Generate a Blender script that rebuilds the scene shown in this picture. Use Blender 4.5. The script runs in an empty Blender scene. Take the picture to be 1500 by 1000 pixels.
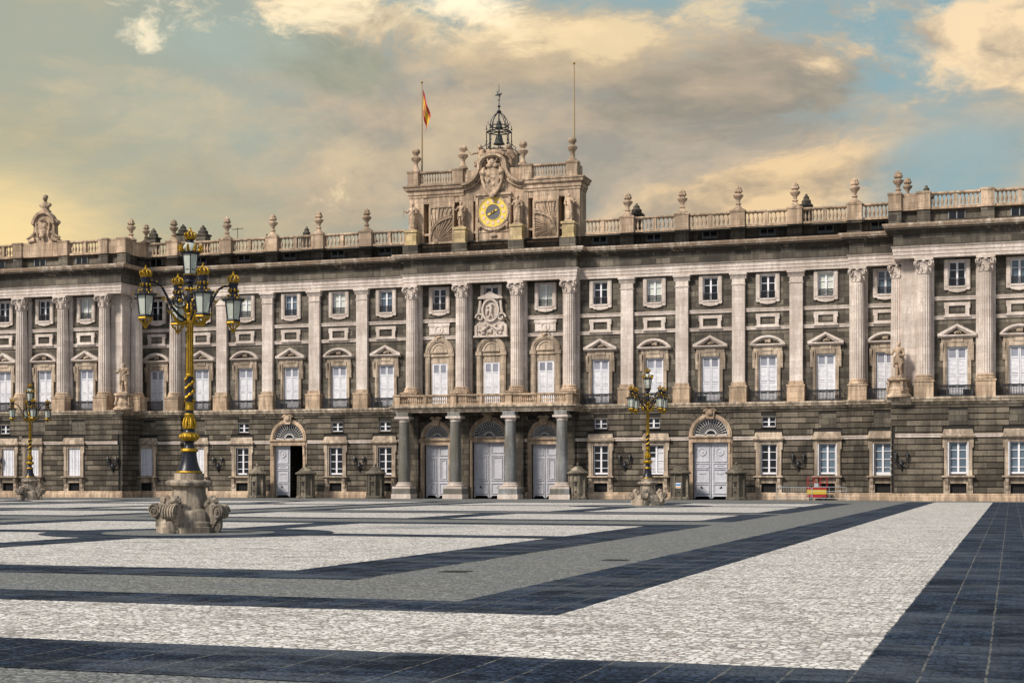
import bpy, bmesh, math, random
from mathutils import Vector, Matrix
random.seed(7)
R = math.radians
PI = math.pi
S = bpy.context.scene
COL = S.collection
# ------------------------------------------------------------------ camera, sky, sun, exposure
YAW = R(18.2)
cam = bpy.data.cameras.new('camera'); cam.lens = 53.4; cam.sensor_width = 36
cam.shift_y = 202.0/1500; cam.clip_end = 6000; cam.clip_start = .3
co = bpy.data.objects.new('camera', cam); COL.objects.link(co)
co.location = (0, -128.0, 1.7); co.rotation_euler = (R(90), 0, YAW)
S.camera = co
S.view_settings.view_transform = 'Standard'; S.view_settings.look = 'None'
S.view_settings.exposure = 0.0; S.view_settings.gamma = 1
SUN_VEC = Vector((-.40, -.62, .62)).normalized()
sl = bpy.data.lights.new('sun', 'SUN'); sl.energy = 4.7; sl.angle = R(11); sl.color = (1, .91, .80)
so = bpy.data.objects.new('sun', sl); COL.objects.link(so)
so.rotation_euler = SUN_VEC.to_track_quat('Z', 'Y').to_euler()

class NT:
    """small node-tree writer"""
    def __init__(s, tree): s.t = tree; s.n = tree.nodes; s.l = tree.links
    def new(s, typ, **kw):
        n = s.n.new(typ)
        for k, v in kw.items(): setattr(n, k, v)
        return n
    def put(s, sock, v):
        if hasattr(v, 'is_output'): s.l.new(v, sock)
        else:
            if hasattr(sock.default_value, '__len__') and not hasattr(v, '__len__'): v = (v,)*len(sock.default_value)
            if hasattr(v, '__len__') and len(v) == 3 and len(sock.default_value) == 4: v = tuple(v)+(1,)
            sock.default_value = v
    def math(s, op, a, b=0., c=0., clamp=False):
        n = s.new('ShaderNodeMath', operation=op, use_clamp=clamp)
        s.put(n.inputs[0], a); s.put(n.inputs[1], b); s.put(n.inputs[2], c); return n.outputs[0]
    def vmath(s, op, a, b=(0, 0, 0), out=0):
        n = s.new('ShaderNodeVectorMath', operation=op); s.put(n.inputs[0], a); s.put(n.inputs[1], b); return n.outputs[out]
    def scale(s, a, vec): return s.vmath('MULTIPLY', a, vec)
    def mix(s, fac, a, b, mode='MIX'):
        n = s.new('ShaderNodeMix', data_type='RGBA', blend_type=mode)
        s.put(n.inputs[0], fac); s.put(n.inputs[6], a); s.put(n.inputs[7], b); return n.outputs[2]
    def noise(s, vec, scale, detail=4, rough=.55, dist=0., out=0):
        n = s.new('ShaderNodeTexNoise'); s.put(n.inputs['Vector'], vec)
        n.inputs['Scale'].default_value = scale; n.inputs['Detail'].default_value = detail
        n.inputs['Roughness'].default_value = rough; n.inputs['Distortion'].default_value = dist
        return n.outputs[out]
    def ramp(s, f, lo, hi, a=0., b=1., smooth=True):
        n = s.new('ShaderNodeMapRange', interpolation_type='SMOOTHSTEP' if smooth else 'LINEAR')
        s.put(n.inputs[0], f); n.inputs[1].default_value = lo; n.inputs[2].default_value = hi
        n.inputs[3].default_value = a; n.inputs[4].default_value = b; return n.outputs[0]
    def sep(s, v):
        n = s.new('ShaderNodeSeparateXYZ'); s.put(n.inputs[0], v); return n.outputs
    def comb(s, x, y, z):
        n = s.new('ShaderNodeCombineXYZ'); s.put(n.inputs[0], x); s.put(n.inputs[1], y); s.put(n.inputs[2], z); return n.outputs[0]

def dirpx(x, y):      # a compass direction given by its angle right of / above the view axis
    u = x-750; h = 702-y; c, s = math.cos(YAW), math.sin(YAW); f = 2225
    return tuple(Vector((-f*s+u*c, f*c+u*s, h)).normalized())

def make_world():
    w = bpy.data.worlds.new('World'); S.world = w; w.use_nodes = True
    T = NT(w.node_tree); w.node_tree.nodes.clear()
    out = T.new('ShaderNodeOutputWorld'); bg = T.new('ShaderNodeBackground')
    T.l.new(bg.outputs[0], out.inputs[0])
    sky = T.new('ShaderNodeTexSky', sky_type='NISHITA'); sky.sun_disc = False
    sky.sun_elevation = math.asin(SUN_VEC.z); sky.sun_rotation = math.atan2(SUN_VEC.x, SUN_VEC.y)
    sky.air_density = 1.4; sky.dust_density = 2.5
    d = T.vmath('NORMALIZE', T.new('ShaderNodeTexCoord').outputs['Generated'])
    X, Y, Z = T.sep(d)
    def near(px, py, k):      # falls off with the angle from one direction
        return T.math('POWER', T.math('MAXIMUM', T.vmath('DOT_PRODUCT', d, dirpx(px, py), 1), 0.), k)
    # clear sky: the physical sky, softened by haze, golden low in the west
    phys = T.scale(sky.outputs[0], (.105, .105, .105))
    sidec = T.vmath('DOT_PRODUCT', d, (math.cos(YAW), math.sin(YAW), 0), 1)     # west (-) to east (+)
    fwd = T.vmath('DOT_PRODUCT', d, (-math.sin(YAW), math.cos(YAW), 0), 1)
    az = T.math('ARCTAN2', sidec, fwd); el = T.math('ARCSINE', Z)
    q = T.scale(d, (1., 1., 2.0))
    wv = T.scale(T.vmath('SUBTRACT', T.noise(q, 4., 5, .55, 0, 1), (.5, .5, .5)), (.16, .16, .12))
    warp = T.vmath('ADD', T.vmath('ADD', q, wv), (1.73, .31, .62))
    n1 = T.noise(warp, 6.0, 12, .6); n2 = T.noise(T.vmath('ADD', warp, (-.012, -.004, .030)), 6.0, 12, .6)
    soft = T.noise(warp, 3.0, 5, .5)
    rel = T.math('SUBTRACT', n1, n2)
    hi = T.noise(T.scale(warp, (1., 1., 1.25)), 19., 9, .66)
    rag = T.math('ADD', T.math('MULTIPLY', T.math('SUBTRACT', n1, .5), .9), T.math('MULTIPLY', T.math('SUBTRACT', hi, .5), .75))
    def blob(px, py, rx, ry, rot=0.):       # a cloud mass: centre and reach in azimuth / elevation (1 px = 1/2225 rad)
        u = px-750; a0 = math.atan(u/2225); e0 = math.atan((702-py)/2225*math.cos(a0)); c_, s_ = math.cos(R(rot)), math.sin(R(rot))
        da = T.math('SUBTRACT', az, a0); de = T.math('SUBTRACT', el, e0)
        p1 = T.math('DIVIDE', T.math('ADD', T.math('MULTIPLY', da, c_), T.math('MULTIPLY', de, s_)), rx/2225)
        p2 = T.math('DIVIDE', T.math('SUBTRACT', T.math('MULTIPLY', de, c_), T.math('MULTIPLY', da, s_)), ry/2225)
        return T.math('POWER', 2.718, T.math('MULTIPLY', T.math('ADD', T.math('MULTIPLY', p1, p1), T.math('MULTIPLY', p2, p2)), -1.))
    def mass(col, fac, lo, hi, amp, *a):
        nonlocal skyc
        m = T.ramp(T.math('ADD', blob(*a), T.math('MULTIPLY', rag, amp)), lo, hi)
        skyc = T.mix(T.math('MULTIPLY', m, fac), skyc, col)
    def tone(dark, light, gain=5., mid=.45): return T.mix(T.math('ADD', mid, T.math('MULTIPLY', rel, gain), clamp=True), dark, light)
    west = T.ramp(az, -.34, .22, 1., 0.)
    low = T.ramp(Z, .05, .27, 1., 0.)
    skyc = T.mix(west, (.29, .42, .45), (.41, .425, .335))
    skyc = T.mix(.88, phys, skyc)
    skyc = T.mix(T.ramp(T.math('ADD', soft, T.math('MULTIPLY', rag, .25)), .36, .60, 0, .85), skyc, tone(T.mix(west, (.38, .35, .29), (.39, .38, .29)), T.mix(west, (.62, .50, .36), (.56, .48, .33))))
    skyc = T.mix(T.math('MULTIPLY', T.math('MULTIPLY', west, low), .45), skyc, (.68, .52, .28))
    mass((1.04, .80, .44), .85, .1, 1.05, .7, -10, 350, 190, 105)
    # middle bank, mauve grey, over peach
    mass(tone((.36, .325, .275), (.60, .48, .355)), .88, .12, .70, 1.0, 850, 215, 480, 165, -4)
    mass(tone((.50, .40, .29), (.92, .69, .43), 8., .42), .85, .32, .85, 2.0, 1130, 290, 240, 62, 18)
    mass(tone((.50, .40, .29), (.84, .64, .41), 8., .42), .75, .32, .90, 2.0, 1010, 310, 230, 60, 10)
    mass(tone((.52, .42, .30), (.74, .58, .38), 5., .5), .6, .30, .95, 1.8, 780, 75, 300, 70, 0)
    mass(tone((.60, .49, .35), (.72, .58, .39), 5., .5), .5, .35, .95, 2.0, 640, 240, 150, 110, 10)
    mass(tone((.50, .48, .37), (.66, .56, .40), 5., .5), .5, .35, .95, 2.0, 300, 170, 300, 60, -8)
    mass(tone((.29, .27, .23), (.52, .43, .33)), .85, .35, .85, 1.9, 1090, 130, 280, 75, 8)
    mass((.34, .44, .455), .85, .40, .90, 2.0, 1410, 225, 170, 75, 10)
    mass(tone((.50, .415, .32), (.97, .76, .51), 8., .40), .92, .34, .80, 2.0, 1430, 55, 250, 100, -8)
    mass(tone((.30, .32, .26), (.42, .41, .32)), .9, .36, .85, 1.5, 470, 88, 160, 52, -14)
    mass((.40, .47, .42), .6, .4, 1.0, 1.8, 340, 55, 170, 60)
    # sunlit edges where the hidden sun breaks through
    mass(tone((.60, .49, .35), (.98, .80, .54), 8., .5), .85, .42, .95, 2.6, 560, 26, 260, 46, -4)
    mass((1.15, 1.0, .74), .95, .50, 1.15, 1.9, 672, 0, 110, 60)
    mass((1.05, .90, .64), .85, .60, 1.15, 2.8, 480, 16, 150, 40, 8)
    mass((1.0, .88, .65), .85, .66, 1.10, 3.0, 212, 40, 100, 52, 20)
    mass((.90, .76, .54), .7, .66, 1.15, 3.0, 300, 20, 110, 40)
    mass((.90, .72, .47), .75, .60, 1.15, 3.0, 900, 52, 130, 44, 10)
    mass((.90, .72, .47), .65, .60, 1.15, 3.0, 1080, 10, 160, 40)
    hs = T.new('ShaderNodeHueSaturation'); hs.inputs['Saturation'].default_value = 1.12; hs.inputs['Value'].default_value = 1.04
    T.put(hs.inputs['Color'], skyc); skyc = hs.outputs[0]
    # behind the camera the open half of the sky is brighter and cooler
    back = T.ramp(Y, .3, -.5)
    skyc = T.mix(back, skyc, (.54, .57, .63))
    up = T.ramp(Z, .35, .9)
    skyc = T.mix(T.math('MULTIPLY', up, .8), skyc, (.42, .46, .53))
    T.l.new(skyc, bg.inputs[0]); bg.inputs[1].default_value = 1.0
make_world()

# ------------------------------------------------------------------ materials
def mat(name):
    m = bpy.data.materials.new(name); m.use_nodes = True
    T = NT(m.node_tree); b = m.node_tree.nodes['Principled BSDF']; return m, T, b
def plain(name, col, rough=.6, metal=0., var=.25, nscale=3., bump=0., spec=.5):
    m, T, b = mat(name)
    p = T.new('ShaderNodeTexCoord').outputs['Object']
    n = T.noise(p, nscale, 5, .6)
    c = T.mix(n, tuple(v*(1-var) for v in col), tuple(min(1, v*(1+var)) for v in col))
    T.put(b.inputs['Base Color'], c); b.inputs['Roughness'].default_value = rough
    b.inputs['Metallic'].default_value = metal; b.inputs['Specular IOR Level'].default_value = spec
    if bump:
        bp = T.new('ShaderNodeBump'); bp.inputs['Strength'].default_value = bump; bp.inputs['Distance'].default_value = .02
        T.put(bp.inputs['Height'], T.noise(p, nscale*6, 4)); T.l.new(bp.outputs[0], b.inputs['Normal'])
    return m
def stone(name, a, c, grime, gamt=.5, block=None, streak=.5, rough=.85, bump=.35, blockvar=.35, fine=7., mortar=.45, g0=.44, zoff=0.):
    """weathered masonry: block-to-block tone, clouding, vertical run-off stains, pitted surface"""
    m, T, b = mat(name)
    P = T.new('ShaderNodeNewGeometry').outputs['Position']
    x, y, z = T.sep(P)
    n = T.noise(P, .55, 5, .62)
    col = T.mix(T.ramp(n, .3, .7), a, c)
    col = T.mix(T.ramp(T.noise(P, fine, 4, .7), .38, .72, 0, .5), col, tuple(v*.62 for v in a))
    h = T.noise(P, fine*1.6, 5, .65)
    if block:
        bk = T.new('ShaderNodeTexBrick'); T.put(bk.inputs['Vector'], T.comb(T.math('ADD', x, T.math('MULTIPLY', y, .97)), T.math('SUBTRACT', z, zoff), 0.))
        bk.inputs['Scale'].default_value = 1; bk.inputs['Brick Width'].default_value = block[0]
        bk.inputs['Row Height'].default_value = block[1]; bk.inputs['Mortar Size'].default_value = block[2]
        bk.inputs['Mortar Smooth'].default_value = .3; bk.inputs['Bias'].default_value = 0
        bk.inputs['Color1'].default_value = (1-blockvar,)*3+(1,); bk.inputs['Color2'].default_value = (1+blockvar*.6,)*3+(1,)
        bk.inputs['Mortar'].default_value = (mortar, mortar*.97, mortar*.92, 1)
        col = T.mix(1., col, bk.outputs[0], 'MULTIPLY')
        h = T.math('SUBTRACT', h, T.math('MULTIPLY', bk.outputs[1], .8))
    st = T.noise(T.scale(P, (1.5, 1.5, .16)), 1.6, 5, .68)
    st2 = T.noise(T.scale(P, (1., 1., .5)), .23, 3, .5)
    g = T.math('MULTIPLY', T.ramp(T.math('ADD', T.math('MULTIPLY', st, streak+.3), T.math('MULTIPLY', st2, .7-streak*.5)), g0, g0+.22), gamt, clamp=True)
    col = T.mix(g, col, grime)
    T.put(b.inputs['Base Color'], col); b.inputs['Roughness'].default_value = rough
    b.inputs['Specular IOR Level'].default_value = .25
    bp = T.new('ShaderNodeBump'); bp.inputs['Strength'].default_value = bump; bp.inputs['Distance'].default_value = .04
    T.put(bp.inputs['Height'], h); T.l.new(bp.outputs[0], b.inputs['Normal'])
    return m
M = {}
M['white'] = stone('white_limestone', (.60, .515, .455), (.77, .69, .63), (.24, .19, .155), .42, (1.3, .55, .010), .45, blockvar=.14, mortar=.72, g0=.50)
M['warm'] = stone('warm_limestone', (.52, .38, .26), (.68, .52, .38), (.12, .09, .065), .65, (1.1, .5, .012), .5, blockvar=.2, mortar=.55, g0=.50)
M['frame'] = stone('beige_limestone', (.46, .365, .275), (.64, .53, .415), (.11, .085, .065), .7, (1.1, .5, .012), .5, blockvar=.2, mortar=.55, g0=.49)
M['cornice'] = stone('rain_stained_limestone', (.56, .47, .38), (.76, .67, .57), (.22, .14, .085), .75, (1.3, .6, .012), .75, blockvar=.2, mortar=.5, g0=.53)
M['yellow_tint'] = stone('yellow_tinted_limestone', (.56, .43, .22), (.66, .53, .32), (.2, .15, .09), .5, (.9, .5, .012), .6, mortar=.6, g0=.52)  # limestone tinted yellower, for the square statue pedestals
M['soffit_stone'] = stone('dark_streaked_limestone', (.24, .195, .15), (.42, .35, .27), (.03, .026, .022), .9, (1.4, .6, .012), .75, blockvar=.15)  # darker, streaked limestone for the underside of the cornice
M['ledge'] = stone('stained_limestone', (.54, .44, .33), (.70, .60, .48), (.07, .055, .04), .7, (1.4, .8, .012), .7, blockvar=.2, g0=.55)
M['granite'] = stone('grey_granite', (.105, .092, .074), (.185, .162, .127), (.03, .028, .026), .65, (1.25, .48, .024), .3, blockvar=.6, mortar=.38, g0=.5)
M['base'] = stone('rusticated_granite', (.095, .081, .063), (.185, .157, .12), (.022, .02, .018), .75, (1.35, .478, .022), .3, blockvar=.58, g0=.53, zoff=.62, mortar=.25)
M['ceiling_shade'] = stone('shade_dark_stone', (.05, .045, .04), (.09, .08, .07), (.02, .018, .016), .8, (1.5, .8, .012), .3)  # portico ceiling: the shade under the slab is put into this dark colour
M['groove'] = plain('mortar_groove', (.02, .018, .016), .9)
M['column'] = stone('polished_granite_shaft', (.17, .18, .195), (.37, .38, .385), (.10, .09, .065), .85, None, .2, rough=.45, bump=.1)
M['shutter'] = stone('white_painted_wood', (.68, .69, .745), (.78, .785, .82), (.50, .50, .54), .35, None, .3, rough=.5, bump=.06, g0=.5, fine=4.)
M['door'] = stone('door_paint', (.49, .50, .56), (.58, .59, .65), (.34, .33, .34), .4, None, .6, rough=.5, bump=.1, g0=.5, fine=5.)
M['sash'] = plain('sash_paint', (.72, .72, .76), .5, var=.08)
M['iron'] = plain('wrought_iron', (.018, .019, .024), .45, .3, var=.4, nscale=9)
M['lead'] = plain('dark_bronze', (.05, .055, .05), .5, .5, var=.4)
M['clockgold'] = plain('gilded_dial', (.70, .52, .08), .45, .15, var=.2, nscale=4)
M['gold'] = plain('gilded_iron', (.33, .20, .016), .36, .8, var=.7, nscale=14, bump=.5)
M['black'] = plain('black_enamel', (.010, .012, .022), .35, .0, var=.4, nscale=10, spec=.3)
M['curtain'] = plain('window_curtain', (.30, .36, .42), .35, var=.35, nscale=3)
M['netcurtain'] = plain('net_curtain', (.52, .55, .50), .4, var=.25, nscale=2.4)
M['slate'] = plain('roof_slate', (.05, .05, .052), .7, var=.3)
M['plaque'] = plain('dial_plaque', (.62, .47, .38), .6, var=.15)
M['dial'] = plain('dial_slate', (.105, .10, .10), .6, var=.25)
def glassmat(name, col, rough=.08):
    m, T, b = mat(name)
    p = T.new('ShaderNodeNewGeometry').outputs['Position']
    T.put(b.inputs['Base Color'], T.mix(T.noise(p, .6, 3), tuple(v*.4 for v in col), tuple(v*1.6 for v in col)))
    b.inputs['Roughness'].default_value = rough; b.inputs['Specular IOR Level'].default_value = .5
    bp = T.new('ShaderNodeBump'); bp.inputs['Strength'].default_value = .15; bp.inputs['Distance'].default_value = .02
    T.put(bp.inputs['Height'], T.noise(p, 1.3, 2)); T.l.new(bp.outputs[0], b.inputs['Normal'])
    return m
M['glass'] = glassmat('dark_window_glass', (.006, .007, .009), .12)
M['shutterpane'] = glassmat('shutter_pane_glass', (.24, .25, .30), .15)
M['bluepane'] = glassmat('curtained_glass', (.10, .14, .18), .15)
def frosted(name, lo, hi):
    m, T, b = mat(name)
    p = T.new('ShaderNodeTexCoord').outputs['Object']
    T.put(b.inputs['Base Color'], T.mix(T.noise(T.scale(p, (2, 2, .8)), 3, 3), lo, hi))
    b.inputs['Roughness'].default_value = .25; b.inputs['Transmission Weight'].default_value = .35
    return m
M['milk'] = frosted('milky_lantern_glass', (.42, .50, .46), (.82, .84, .74))
M['leaded'] = plain('fanlight_leading', (.42, .41, .40), .6)
# paving
def paving(name, kind):
    m, T, b = mat(name)
    P = T.new('ShaderNodeNewGeometry').outputs['Position']
    x, y, z = T.sep(P)
    wob = T.scale(T.vmath('SUBTRACT', T.noise(P, 2.3, 3, .6, 0, 1), (.5, .5, .5)), (.045, .045, 0))
    Q = T.vmath('ADD', P, wob)
    bp = T.new('ShaderNodeBump')
    grit = T.noise(P, 60, 3, .7); speck = T.noise(T.scale(P, (.6, 1.2, 1.)), 22, 3, .7)
    patch = T.noise(T.scale(P, (.45, 1.1, 1.)), .8, 6, .72)
    if True:
        vo = T.new('ShaderNodeTexVoronoi', feature='DISTANCE_TO_EDGE'); vi = T.new('ShaderNodeTexVoronoi', feature='F1')
        for v in (vo, vi):
            T.put(v.inputs['Vector'], T.scale(Q, (.85, 1., 1.))); v.inputs['Scale'].default_value = 12. if kind == 'light' else 12.5; v.inputs['Randomness'].default_value = .7
        cr, cg, cb = T.sep(vi.outputs['Color'])
        joint = T.ramp(vo.outputs['Distance'], .02, .16, 1., 0.)
        if kind == 'light':
            c = T.mix(cr, (.60, .58, .555), (.96, .94, .91))
            c = T.mix(T.ramp(cg, .84, .92, 0, .8), c, (.20, .19, .185)); c = T.mix(T.ramp(cb, .80, .95, 0, .5), c, (.62, .47, .36))
            c = T.mix(T.ramp(patch, .40, .66, .0, .5), c, (.90, .87, .83))
            c = T.mix(T.ramp(T.noise(T.vmath('ADD', T.scale(P, (.5, 1.5, 1)), (7, 3, 1)), 1.5, 7, .78), .50, .64, 0, .72), c, (.27, .255, .24))
            c = T.mix(T.ramp(T.noise(T.vmath('ADD', T.scale(P, (.35, 2.6, 1)), (2, 9, 1)), 3.2, 6, .8), .56, .66, 0, .8), c, (.13, .125, .115))
            c = T.mix(T.math('MULTIPLY', joint, .8), c, (.11, .105, .10))
            c = T.mix(T.ramp(speck, .52, .72, 0, .75), c, (.10, .095, .09))
        elif kind == 'grey':
            c = T.mix(cr, (.13, .133, .127), (.32, .325, .31))
            c = T.mix(T.ramp(patch, .35, .7, 0, .55), c, (.17, .205, .24))
            c = T.mix(T.math('MULTIPLY', joint, .65), c, (.05, .05, .048))
            c = T.mix(T.ramp(speck, .55, .75, 0, .6), c, (.38, .37, .33))
        else:
            bk = T.new('ShaderNodeTexBrick'); T.put(bk.inputs['Vector'], T.vmath('ADD', T.vmath('ADD', T.scale(P, (1, 1, 0)), (1.3, 0., 0)), T.scale(wob, (.6, .6, 0))))
            bk.offset = .37; bk.inputs['Scale'].default_value = 1; bk.inputs['Brick Width'].default_value = .55; bk.inputs['Row Height'].default_value = 1.1
            bk.inputs['Mortar Size'].default_value = .001; bk.inputs['Color1'].default_value = (.5, .5, .5, 1); bk.inputs['Color2'].default_value = (1.45, 1.42, 1.36, 1)
            c = T.mix(cr, (.009, .018, .038), (.036, .058, .104))
            c = T.mix(1., c, bk.outputs[0], 'MULTIPLY')
            c = T.mix(T.math('MULTIPLY', joint, .8), c, (.006, .007, .010))
            c = T.mix(T.ramp(patch, .44, .60, 0, .7), c, (.085, .102, .128))
            c = T.mix(T.ramp(T.noise(T.vmath('ADD', T.scale(P, (.4, 1.7, 1)), (4, 1, 1)), 1.7, 7, .78), .52, .66, 0, .75), c, (.012, .016, .024))
            px = T.math('ADD', T.math('ADD', x, 1.3), T.math('MULTIPLY', T.sep(wob)[0], .9))
            fr = T.math('ABSOLUTE', T.math('SUBTRACT', T.math('FRACT', T.math('DIVIDE', px, .55)), .5))
            ln = T.math('MULTIPLY', T.ramp(fr, .470, .492), T.ramp(T.noise(P, 3.1, 5, .75), .38, .60, 0., .85))
            c = T.mix(ln, c, (.20, .195, .175))
            c = T.mix(T.ramp(speck, .58, .74, 0, .6), c, (.10, .125, .155))
        c = T.mix(T.ramp(grit, .45, .75, 0, .75), c, T.mix(1., c, (.3, .3, .3), 'MULTIPLY'))
        h = T.math('ADD', T.ramp(vo.outputs['Distance'], 0., .25), T.math('MULTIPLY', T.math('ADD', cr, grit), .5))
        bp.inputs['Strength'].default_value = .42 if kind == 'light' else .6; bp.inputs['Distance'].default_value = .025
        rough = .8
    T.put(b.inputs['Base Color'], c); b.inputs['Roughness'].default_value = rough
    b.inputs['Specular IOR Level'].default_value = .06 if kind == 'dark' else .2
    T.put(bp.inputs['Height'], h); T.l.new(bp.outputs[0], b.inputs['Normal'])
    return m
M['p_light'] = paving('pale_cobbles', 'light'); M['p_grey'] = paving('grey_setts', 'grey'); M['p_dark'] = paving('dark_slabs', 'dark')

# ------------------------------------------------------------------ mesh helpers
class MB:
    def __init__(s): s.v = []; s.f = []; s.mi = []; s.k = 0
    def add(s, vs, fs):
        o = len(s.v); s.v += [tuple(v) for v in vs]
        s.f += [tuple(i+o for i in f) for f in fs]; s.mi += [s.k]*len(fs); return s
    def box(s, x0, x1, y0, y1, z0, z1):
        v = [(x, y, z) for x in (x0, x1) for y in (y0, y1) for z in (z0, z1)]
        return s.add(v, [(0, 1, 3, 2), (4, 6, 7, 5), (0, 4, 5, 1), (2, 3, 7, 6), (0, 2, 6, 4), (1, 5, 7, 3)])
    def prism(s, poly, y0, y1):            # polygon in XZ, extruded along Y
        n = len(poly); v = [(x, y0, z) for x, z in poly]+[(x, y1, z) for x, z in poly]
        return s.add(v, [tuple(range(n)), tuple(range(2*n-1, n-1, -1))]+[(i, (i+1) % n, n+(i+1) % n, n+i) for i in range(n)])
    def xprism(s, poly, x0, x1):           # polygon in YZ, extruded along X
        n = len(poly); v = [(x0, y, z) for y, z in poly]+[(x1, y, z) for y, z in poly]
        return s.add(v, [tuple(range(n)), tuple(range(2*n-1, n-1, -1))]+[(i, (i+1) % n, n+(i+1) % n, n+i) for i in range(n)])
    def strip(s, outer, inner, y0, y1):    # band between two polylines in XZ, with thickness
        n = len(outer)
        for i in range(n-1):
            s.prism([outer[i], outer[i+1], inner[i+1], inner[i]], y0, y1)
        return s
    def lathe(s, prof, c=(0, 0, 0), n=16, flute=0, fd=.06, sx=1., sy=1., rot=0., cap=True):
        m = n*4 if False else n
        vs = []
        for r, z in prof:
            for i in range(m):
                a = rot+2*PI*i/m; rr = r
                if flute and i % 4 in (1, 2): rr = r*(1-fd*(1. if i % 4 else 0))
                vs.append((c[0]+rr*math.cos(a)*sx, c[1]+rr*math.sin(a)*sy, c[2]+z))
        fs = [(j*m+i, j*m+(i+1) % m, (j+1)*m+(i+1) % m, (j+1)*m+i) for j in range(len(prof)-1) for i in range(m)]
        if cap: fs += [tuple(range(m-1, -1, -1)), tuple((len(prof)-1)*m+i for i in range(m))]
        return s.add(vs, fs)
    def tube(s, pts, r, n=6):
        pts = [Vector(p) for p in pts]; rs = r if hasattr(r, '__len__') else [r]*len(pts); vs = []
        up = None
        for i, p in enumerate(pts):
            t = (pts[min(i+1, len(pts)-1)]-pts[max(i-1, 0)]).normalized()
            if up is None or abs(up.dot(t)) > .99:
                up = Vector((0, 0, 1)) if abs(t.z) < .9 else Vector((1, 0, 0))
            a = t.cross(up).normalized(); b = a.cross(t).normalized(); up = b
            for k in range(n):
                an = 2*PI*k/n; vs.append(p+a*(rs[i]*math.cos(an))+b*(rs[i]*math.sin(an)))
        m = len(pts)
        fs = [(j*n+i, j*n+(i+1) % n, (j+1)*n+(i+1) % n, (j+1)*n+i) for j in range(m-1) for i in range(n)]
        fs += [tuple(range(n-1, -1, -1)), tuple((m-1)*n+i for i in range(n))]
        return s.add(vs, fs)
    def ball(s, c, r, n=10, m=6):
        r = r if hasattr(r, '__len__') else (r, r, r); vs = [(c[0], c[1], c[2]-r[2])]
        for j in range(1, m):
            p = -PI/2+PI*j/m
            for i in range(n):
                a = 2*PI*i/n; vs.append((c[0]+r[0]*math.cos(p)*math.cos(a), c[1]+r[1]*math.cos(p)*math.sin(a), c[2]+r[2]*math.sin(p)))
        vs.append((c[0], c[1], c[2]+r[2])); t = len(vs)-1
        fs = [(0, 1+(i+1) % n, 1+i) for i in range(n)]+[(t, 1+(m-2)*n+i, 1+(m-2)*n+(i+1) % n) for i in range(n)]
        fs += [(1+j*n+i, 1+j*n+(i+1) % n, 1+(j+1)*n+(i+1) % n, 1+(j+1)*n+i) for j in range(m-2) for i in range(n)]
        return s.add(vs, fs)
    def cap(s, p, q, r0, r1, n=8):         # tapered limb with round ends
        p, q = Vector(p), Vector(q); t = (q-p).normalized()
        s.tube([p-t*r0*.8, p-t*r0*.4, p, q, q+t*r1*.4, q+t*r1*.8], [r0*.5, r0*.9, r0, r1, r1*.9, r1*.5], n); return s
    def mold(s, path, prof, close=False):  # profile (out, z) swept along a plan path, outward on its right
        P = [Vector(p) for p in path]; nrm = []
        for i in range(len(P)-1):
            d = (P[i+1]-P[i]).normalized(); nrm.append(Vector((d.y, -d.x)))
        vs = []
        for i, p in enumerate(P):
            if i == 0: o = nrm[0]
            elif i == len(P)-1: o = nrm[-1]
            else:
                a, b = nrm[i-1], nrm[i]; o = (a+b)/(1+a.dot(b))
            for out, z in prof: vs.append((p.x+o.x*out, p.y+o.y*out, z))
        k = len(prof)
        fs = [(i*k+j, (i+1)*k+j, (i+1)*k+j+1, i*k+j+1) for i in range(len(P)-1) for j in range(k-1)]
        fs += [tuple(range(k)), tuple((len(P)-1)*k+j for j in range(k-1, -1, -1))]
        return s.add(vs, fs)
    def wall(s, x0, x1, z0, z1, y, holes, depth=.4):   # flat wall with real openings and their reveals
        hs = [h for h in holes if h[1] > x0 and h[0] < x1]
        xs = sorted({x0, x1, *[v for h in hs for v in h[:2] if x0 < v < x1]}); zs = sorted({z0, z1, *[v for h in hs for v in h[2:] if z0 < v < z1]})
        for a, b in zip(xs, xs[1:]):
            for c, d in zip(zs, zs[1:]):
                mx, mz = (a+b)/2, (c+d)/2
                if not any(h[0] < mx < h[1] and h[2] < mz < h[3] for h in hs):
                    s.add([(a, y, c), (b, y, c), (b, y, d), (a, y, d)], [(0, 1, 2, 3)])
        for a, b, c, d in hs:
            s.add([(a, y, c), (b, y, c), (b, y, d), (a, y, d), (a, y+depth, c), (b, y+depth, c), (b, y+depth, d), (a, y+depth, d)],
                  [(0, 4, 5, 1), (1, 5, 6, 2), (2, 6, 7, 3), (3, 7, 4, 0)])
        return s
    def build(s, name, mats, parent=None, smooth=35, loc=None):
        me = bpy.data.meshes.new(name); me.from_pydata(s.v, [], s.f)
        mats = mats if isinstance(mats, (list, tuple)) else [mats]
        for k in mats: me.materials.append(M[k] if isinstance(k, str) else k)
        if len(mats) > 1: me.polygons.foreach_set('material_index', s.mi)
        bm = bmesh.new(); bm.from_mesh(me); bmesh.ops.recalc_face_normals(bm, faces=bm.faces); bm.to_mesh(me); bm.free()
        if smooth:
            me.polygons.foreach_set('use_smooth', [True]*len(me.polygons)); me.set_sharp_from_angle(angle=R(smooth))
        o = bpy.data.objects.new(name, me); COL.objects.link(o)
        if parent: o.parent = parent
        if loc: o.location = loc
        return o
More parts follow.
